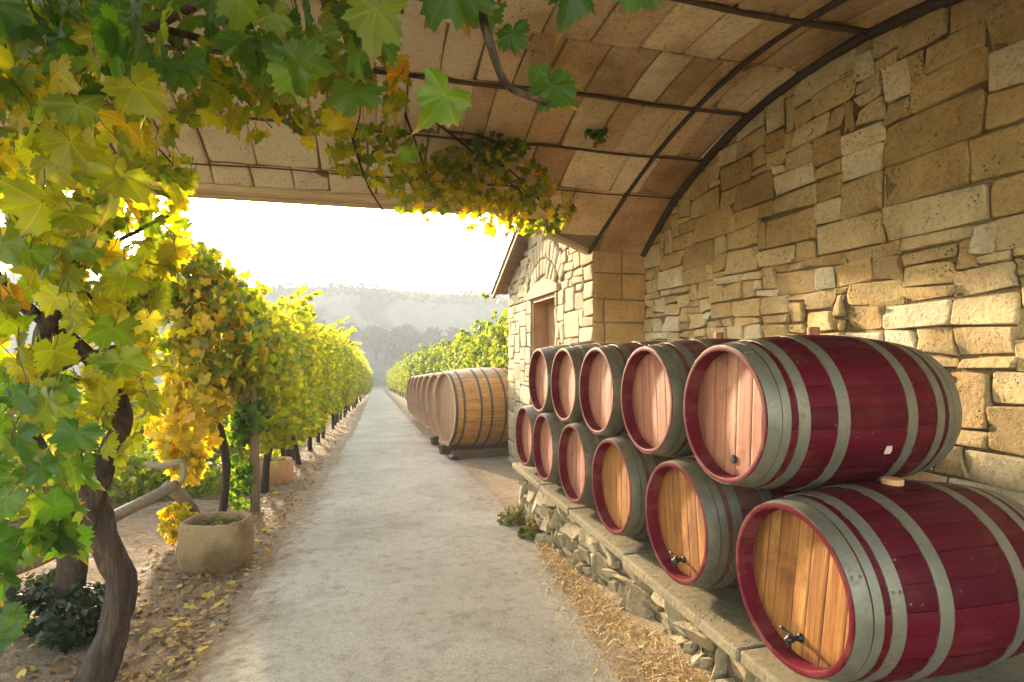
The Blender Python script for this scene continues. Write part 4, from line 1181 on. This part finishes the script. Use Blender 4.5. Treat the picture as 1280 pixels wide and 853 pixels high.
# second dark trunk
b = MB(); base = Vector((-1.93, 4.1, ground_h(-1.93, 4.1)))
b.tube([Vector((0, 0, -.1)), at(88, 745, 3.55) - base, at(92, 700, 3.5) - base, at(84, 650, 3.45) - base, at(60, 590, 3.3) - base, at(30, 520, 3.1) - base], [.10, .085, .08, .07, .05, .03], 14, .15, sub=5)
t = b.build('vine_stump', M['bark'], smooth=True); t.location = base; tag(t, 'dark straight vine trunk standing in shade left of the twisted trunk', 'vine')
# dark undergrowth
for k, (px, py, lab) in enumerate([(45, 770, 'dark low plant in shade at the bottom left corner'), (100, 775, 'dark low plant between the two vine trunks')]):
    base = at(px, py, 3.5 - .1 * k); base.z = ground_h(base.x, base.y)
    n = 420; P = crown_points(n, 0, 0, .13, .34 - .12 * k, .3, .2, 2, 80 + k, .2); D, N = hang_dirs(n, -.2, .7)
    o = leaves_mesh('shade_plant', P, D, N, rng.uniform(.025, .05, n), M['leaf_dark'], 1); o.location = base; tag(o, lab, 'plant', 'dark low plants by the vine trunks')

# --------------------------------------------------- creeper hanging from the vault edge
cr = empty('hanging_creeper', 'golden green creeper hanging from the edge of the vault above the path', 'creeper', tuple(at(560, 200, 4.9)))
co = Vector(cr.location)
class HMB(MB):
    def add(s, V, F, mi=0): MB.add(s, np.asarray(V, float).reshape(-1, 3) - np.array(co), F, mi)
stems = [[(420, 95, 4.3), (500, 125, 4.5), (560, 165, 4.7), (620, 215, 5.0), (690, 270, 5.2)], [(500, 125, 4.5), (520, 180, 4.6), (540, 235, 4.8)], [(560, 165, 4.7), (600, 170, 4.7), (650, 190, 4.8)],
         [(600, 200, 4.9), (640, 215, 5.0), (700, 280, 5.3)], [(430, 130, 4.2), (440, 170, 4.3), (455, 220, 4.5), (470, 250, 4.6), (492, 281, 4.7)], [(510, 70, 4.2), (505, 110, 4.3), (515, 60, 4.1), (530, 20, 4.0)]]
for s in stems:
    b = HMB(); b.tube([at(*p) for p in s], list(np.linspace(.013, .005, len(s))), 6, .15, sub=5); b.build('stem', M['bark'], cr, smooth=True)
for (cx, cy, d0, d1, rx, ry, n, sz, mt) in [(600, 225, 4.6, 5.4, 85, 45, 270, .060, 'leaf_gold'), (540, 230, 4.5, 5.2, 55, 45, 150, .065, 'leaf_gold'), (670, 260, 4.9, 5.5, 48, 32, 130, .058, 'leaf_gold'), (620, 265, 4.9, 5.4, 45, 30, 90, .06, 'leaf_yellow'),
                                           (470, 195, 4.0, 4.8, 60, 40, 110, .07, 'leaf_gold'), (620, 180, 4.7, 5.0, 40, 25, 70, .055, 'leaf_fg')]:
    P = []
    while len(P) < n:
        q = rng.uniform(-1, 1, 2)
        if (q ** 2).sum() > 1: continue
        p = at(cx + q[0] * rx, cy + q[1] * ry, rng.uniform(d0, d1))
        if p.z > vz(min(p.y, 6.1)) - .03 and p.y < 5.9: p.z = vz(p.y) - .03 - rng.uniform(0, .08)
        P.append(tuple(p))
    P = np.array(P); D, N = hang_dirs(n, .8, .5, CAMF, .4)
    leaves_mesh('leaves', P - np.array(co), D, N, rng.uniform(.6, 1.2, n) * sz, M[mt], 1, cr)
# a tuft growing out of the vault
p = at(748, 240, 4.9); p.z = vz(p.y)
P = np.array([tuple(Vector((rng.normal(0, .05), rng.normal(0, .04), -.02 - abs(rng.normal(0, .04))))) for _ in range(34)])
D, N = hang_dirs(34, .8, .7); o = leaves_mesh('ceiling_weed', P, D, N, rng.uniform(.03, .05, 34), M['leaf_fg'], 1); o.location = p
tag(o, 'small green weed tuft growing from a joint of the vault', 'weed')

# --------------------------------------------------- straw, litter, tufts
def strips(name, P, A, L, W, mat, label=None, kind='stuff'):
    n = len(P)
    dirs = np.stack([np.cos(A), np.sin(A), rng.normal(0, .22, n)], 1); side = np.stack([-np.sin(A), np.cos(A), rng.normal(0, .3, n)], 1)
    V = np.zeros((n, 6, 3)); bend = rng.normal(0, .12, n)[:, None] * L[:, None] * np.array([0, 0, 1.0])
    for k, t in enumerate((-.5, 0, .5)):
        c = P + dirs * (L * t)[:, None] + (bend if k == 1 else 0)
        V[:, 2 * k] = c - side * W[:, None] / 2; V[:, 2 * k + 1] = c + side * W[:, None] / 2
    F = []
    for i in range(n):
        o_ = i * 6; F += [(o_, o_ + 1, o_ + 3, o_ + 2), (o_ + 2, o_ + 3, o_ + 5, o_ + 4)]
    me = bpy.data.meshes.new(name); me.from_pydata(V.reshape(-1, 3).tolist(), [], F); me.materials.append(mat); me.update()
    o = bpy.data.objects.new(name, me); link(o); tag(o, label, None, None, kind); return o
n = 7500
ys_ = 1.6 + 3.7 * rng.random(n) ** 1.15
wd = .40 * np.clip((5.6 - ys_) / 2.2, .15, 1)
xo = np.abs(rng.normal(0, .42, n)); xs_ = LE + .07 - xo * wd
ok = xo < 1.7; ys_, xs_, xo = ys_[ok], xs_[ok], xo[ok]; n = len(xs_)
pile = .10 * np.clip((5.0 - ys_) / 2.5, 0, 1) * np.exp(-(xo / .55) ** 2)
zz = -SLOPE * ys_ + .022 + pile + np.abs(rng.normal(0, .012, n))
strips('straw', np.stack([xs_, ys_, zz], 1), rng.uniform(0, math.pi, n), rng.uniform(.02, .075, n), rng.uniform(.0025, .006, n), M['straw'], 'dry golden straw heaped along the foot of the rubble platform')
b = MB(); g = []
for y in np.linspace(1.2, 5.2, 60):
    k = np.clip((5.2 - y) / 2.5, 0, 1)
    g.append([(LE + .10 - .5 * t * (.4 + .6 * k), y, -SLOPE * y + .13 * k * (1 - t) ** 1.5 + .035 * (1 - t) + .012 * mnoise.noise(Vector((t * 4, y * 4, 1))) - .012 * (t > .95)) for t in np.linspace(0, 1, 10)])
b.grid(g, 0, False); o = b.build('dirt_bank', M['dirt'], smooth=True); tag(o, kind='structure')
# leaf litter on the soil (uncountable scraps)
n = 5200
xs_ = -1.02 - np.abs(rng.normal(0, .62, n)) + .1 * rng.random(n); ys_ = 2.6 + 26 * rng.random(n) ** 1.9
P = np.array([(x, y, ground_h(x, y) + .012) for x, y in zip(xs_, ys_)])
D = rng.normal(0, 1, (n, 3)); D[:, 2] *= .25; N = rng.normal(0, .3, (n, 3)); N[:, 2] += 1
o = leaves_mesh('leaf_litter', P, D, N, rng.uniform(.010, .034, n), M['leaf_dry'], 0); tag(o, 'brown and ochre leaf litter over the soil beside the path', None, None, 'stuff')
n = 7000
xs_ = -1.05 - np.abs(rng.normal(0, .7, n)); ys_ = 2.6 + 9 * rng.random(n) ** 1.3
strips('twig_litter', np.array([(x, y, ground_h(x, y) + .008) for x, y in zip(xs_, ys_)]), rng.uniform(0, 3.14, n), rng.uniform(.015, .06, n), rng.uniform(.002, .006, n), M['leaf_dry'], 'fine twigs and dry stalks on the soil under the vines')
# larger fallen leaves, one object each
gf = 'fallen leaves on the soil beside the path'
spots = [(255, 738), (238, 745), (262, 752), (222, 785), (236, 800), (205, 838), (250, 820), (230, 792), (300, 712), (312, 690), (322, 682), (330, 668), (340, 655), (220, 725), (195, 800), (270, 765), (350, 640), (362, 632), (345, 622), (290, 735), (385, 600), (395, 592), (240, 770), (180, 770), (212, 760), (335, 700)]
def on_ground(px, py):
    u = (px - 640) / FPX; v = (440 - py) / FPX
    r = Vector((S_ + u * C_, C_ - u * S_, v)); t = -EYE / (v + SLOPE * r.y); return r.x * t, r.y * t
protoL = []
for k in range(4):
    D = np.array([[0, 1.0, .1]]); N = np.array([[.1, 0, 1.0]])
    o = leaves_mesh('fallen_leaf', np.zeros((1, 3)), D, N, np.array([.055]), M['leaf_dry'] if k < 2 else M['leaf_yellow'], 2, curl=-.25); protoL.append(o)
for i, (px, py) in enumerate(spots):
    x, y = on_ground(px, py)
    if i < 4: o = protoL[i]
    else: o = protoL[i % 4].copy(); link(o)
    o.location = (x, y, ground_h(x, y) + .035); o.rotation_euler = (rng.normal(0, .2), rng.normal(0, .2), rng.uniform(0, 6.28)); s = rng.uniform(.7, 1.25); o.scale = (s, s, s)
    tag(o, 'dry yellow brown leaf fallen on the ground left of the path', 'leaf', gf)
# grass tufts at the far foot of the platform
for k, (x, y, r, lab) in enumerate([(1.46, 5.85, .17, 'mossy grass tuft at the far corner of the rubble platform'), (1.50, 5.30, .13, 'smaller grass tuft at the foot of the rubble platform')]):
    n = 260; a = rng.uniform(0, 6.28, n); rr = r * np.sqrt(rng.random(n))
    P = np.stack([rr * np.cos(a), rr * np.sin(a), .02 + .20 * rng.random(n) ** 1.6 * np.clip((xo_ := rr * np.cos(a)) / r * .5 + .7, .2, 1)], 1); D, N = hang_dirs(n, -1.2, .7)
    o = leaves_mesh('grass_tuft', P, D, N, rng.uniform(.012, .035, n), M['moss'], 0); o.location = (x, y, gz(0, y)); tag(o, lab, 'grass tuft', 'grass tufts at the platform foot')
# pebbles on the path
for k, (px, py) in enumerate([(500, 698), (645, 722), (690, 806), (624, 654), (560, 712)]):
    x, y = on_ground(px, py); b = MB(); g = []
    for i in range(7):
        th_ = math.pi * i / 6; g.append([(math.sin(th_) * math.cos(p_) * .016 * (1 + .2 * math.sin(3 * p_)), math.sin(th_) * math.sin(p_) * .012, math.cos(th_) * .007) for p_ in np.linspace(0, 2 * math.pi, 10)])
    b.grid(g); o = b.build('pebble', M['rubble'], smooth=True); o.location = (x, y, gz(0, y) + .035); o.rotation_euler.z = k; tag(o, 'tiny dark pebble lying on the pale path', 'pebble', 'pebbles on the path')

# --------------------------------------------------- far trees on the hillside
gt = 'hazy trees in clumps on the hillside'
tp = []
for k in range(3):
    t = empty('tree', '', 'tree', group=gt); n = 700
    P = np.concatenate([crown_points(n // 3, rng.uniform(-1.5, 1.5), rng.uniform(-1.5, 1.5), 4.2 + 1.2 * j, 3 - .5 * j, 3 - .5 * j, 2.2, 2.1, 50 + k * 7 + j, .4) for j in range(3)])
    D, N = hang_dirs(len(P), .3, .8); N += outward(P, (0, 0, 5)); leaves_mesh('crown', P, D, N, rng.uniform(.4, .75, len(P)), M['leaf_tree'], 0, t)
    b = MB(); b.tube([(0, 0, -1.5), (.1, 0, 2), (0, .1, 5)], [.35, .28, .12], 8, .15); b.build('trunk', M['bark'], t, smooth=True); tp.append(t)
spots = [(395, 410, 165), (412, 405, 165), (428, 412, 168), (444, 408, 170), (372, 412, 170), (484, 412, 160), (498, 406, 160), (512, 402, 162), (526, 406, 160), (540, 414, 158), (553, 420, 158), (505, 418, 156), (350, 408, 175), (330, 415, 170), (575, 414, 170), (402, 414, 160), (436, 416, 160), (458, 414, 166), (491, 414, 152), (519, 414, 150), (534, 408, 164), (547, 412, 166), (470, 418, 158)]
k = 0
used = 0
for i, (px, py, d) in enumerate(spots):
    p = at(px, py, d)
    t = tp[i] if i < 3 else copy_thing(tp[i % 3])
    t.location = (p.x, p.y, hill_h(p.x, p.y) - .3); s = rng.uniform(.85, 1.35); t.scale = (s, s, s); t.rotation_euler.z = rng.uniform(0, 6)
    t['label'] = 'hazy grey green tree in the clump on the left of the hillside' if px < 460 else 'hazy grey green tree in the clump on the right of the hillside'
# woods along the ridge: one mass
P = []
for _ in range(7000):
    x = rng.uniform(-230, 200); y = rng.uniform(222, 241)
    k = mnoise.noise(Vector((x * .03, y * .05, 8)))
    if k < -.12: continue
    P.append((x, y, hill_h(x, min(y, 240)) + rng.uniform(.3, 2.6)))
P = np.array(P); D, N = hang_dirs(len(P), .2, .9); o = leaves_mesh('ridge_woods', P, D, N, rng.uniform(.5, 1.1, len(P)), M['leaf_tree'], 0)
tag(o, 'far hazy woods along the top of the ridge', None, None, 'stuff')

# --------------------------------------------------- light, air, camera
SUN_AZ, SUN_EL = rad(-14.7), rad(12.6)
sd = Vector((math.sin(SUN_AZ) * math.cos(SUN_EL), math.cos(SUN_AZ) * math.cos(SUN_EL), math.sin(SUN_EL)))
w = bpy.data.worlds.new('World'); scene.world = w; w.use_nodes = True
nt = w.node_tree; nt.nodes.clear()
wo = nt.nodes.new('ShaderNodeOutputWorld'); bg = nt.nodes.new('ShaderNodeBackground'); sk = nt.nodes.new('ShaderNodeTexSky')
sk.sky_type = 'NISHITA'; sk.sun_disc = False; sk.sun_elevation = SUN_EL; sk.sun_rotation = SUN_AZ
sk.air_density = 1.0; sk.dust_density = 1.5; sk.ozone_density = 0.6; sk.altitude = 100
bg.inputs[1].default_value = 0.15
tint = nt.nodes.new('ShaderNodeMix'); tint.data_type = 'RGBA'; tint.blend_type = 'MULTIPLY'; tint.inputs[0].default_value = 1.0
tint.inputs[7].default_value = (1.0, .89, .76, 1)                # golden morning sky
nt.links.new(sk.outputs[0], tint.inputs[6]); nt.links.new(tint.outputs[2], bg.inputs[0]); nt.links.new(bg.outputs[0], wo.inputs[0])
L = bpy.data.lights.new('sun', 'SUN'); L.energy = 2.05; L.angle = rad(3); L.color = (1.0, .82, .55)
lo_ = bpy.data.objects.new('sun', L); link(lo_); lo_.rotation_euler = (-sd).to_track_quat('-Z', 'Y').to_euler()

hz = bpy.data.materials.new('haze_air'); hz.use_nodes = True; t = hz.node_tree; t.nodes.clear()
ho = t.nodes.new('ShaderNodeOutputMaterial'); pv = t.nodes.new('ShaderNodeVolumePrincipled')
pv.inputs['Color'].default_value = (.36, .365, .39, 1); pv.inputs['Density'].default_value = .0036; pv.inputs['Anisotropy'].default_value = .0
t.links.new(pv.outputs[0], ho.inputs['Volume'])
b = MB(); b.box((-315, -16, -16), (315, 268, 42)); o = b.build('haze', hz); tag(o, 'pale morning haze filling the valley', None, None, 'stuff')

cam = bpy.data.cameras.new('camera'); cam.sensor_width = 36; cam.lens = 36 * FPX / 1280; cam.shift_y = 13.5 / 1280; cam.clip_start = .05; cam.clip_end = 2000
co_ = bpy.data.objects.new('camera', cam); link(co_); co_.location = (0, 0, EYE); co_.rotation_euler = (rad(90), 0, -TH); scene.camera = co_
scene.view_settings.view_transform = 'Standard'; scene.view_settings.look = 'None'; scene.view_settings.gamma = 1; scene.view_settings.exposure = 3.85
cy_ = scene.cycles if hasattr(scene, 'cycles') else None
if cy_:
    cy_.max_bounces = 12; cy_.diffuse_bounces = 8; cy_.transmission_bounces = 6; cy_.volume_bounces = 1; cy_.use_denoising = True
    cy_.sample_clamp_indirect = 8.0
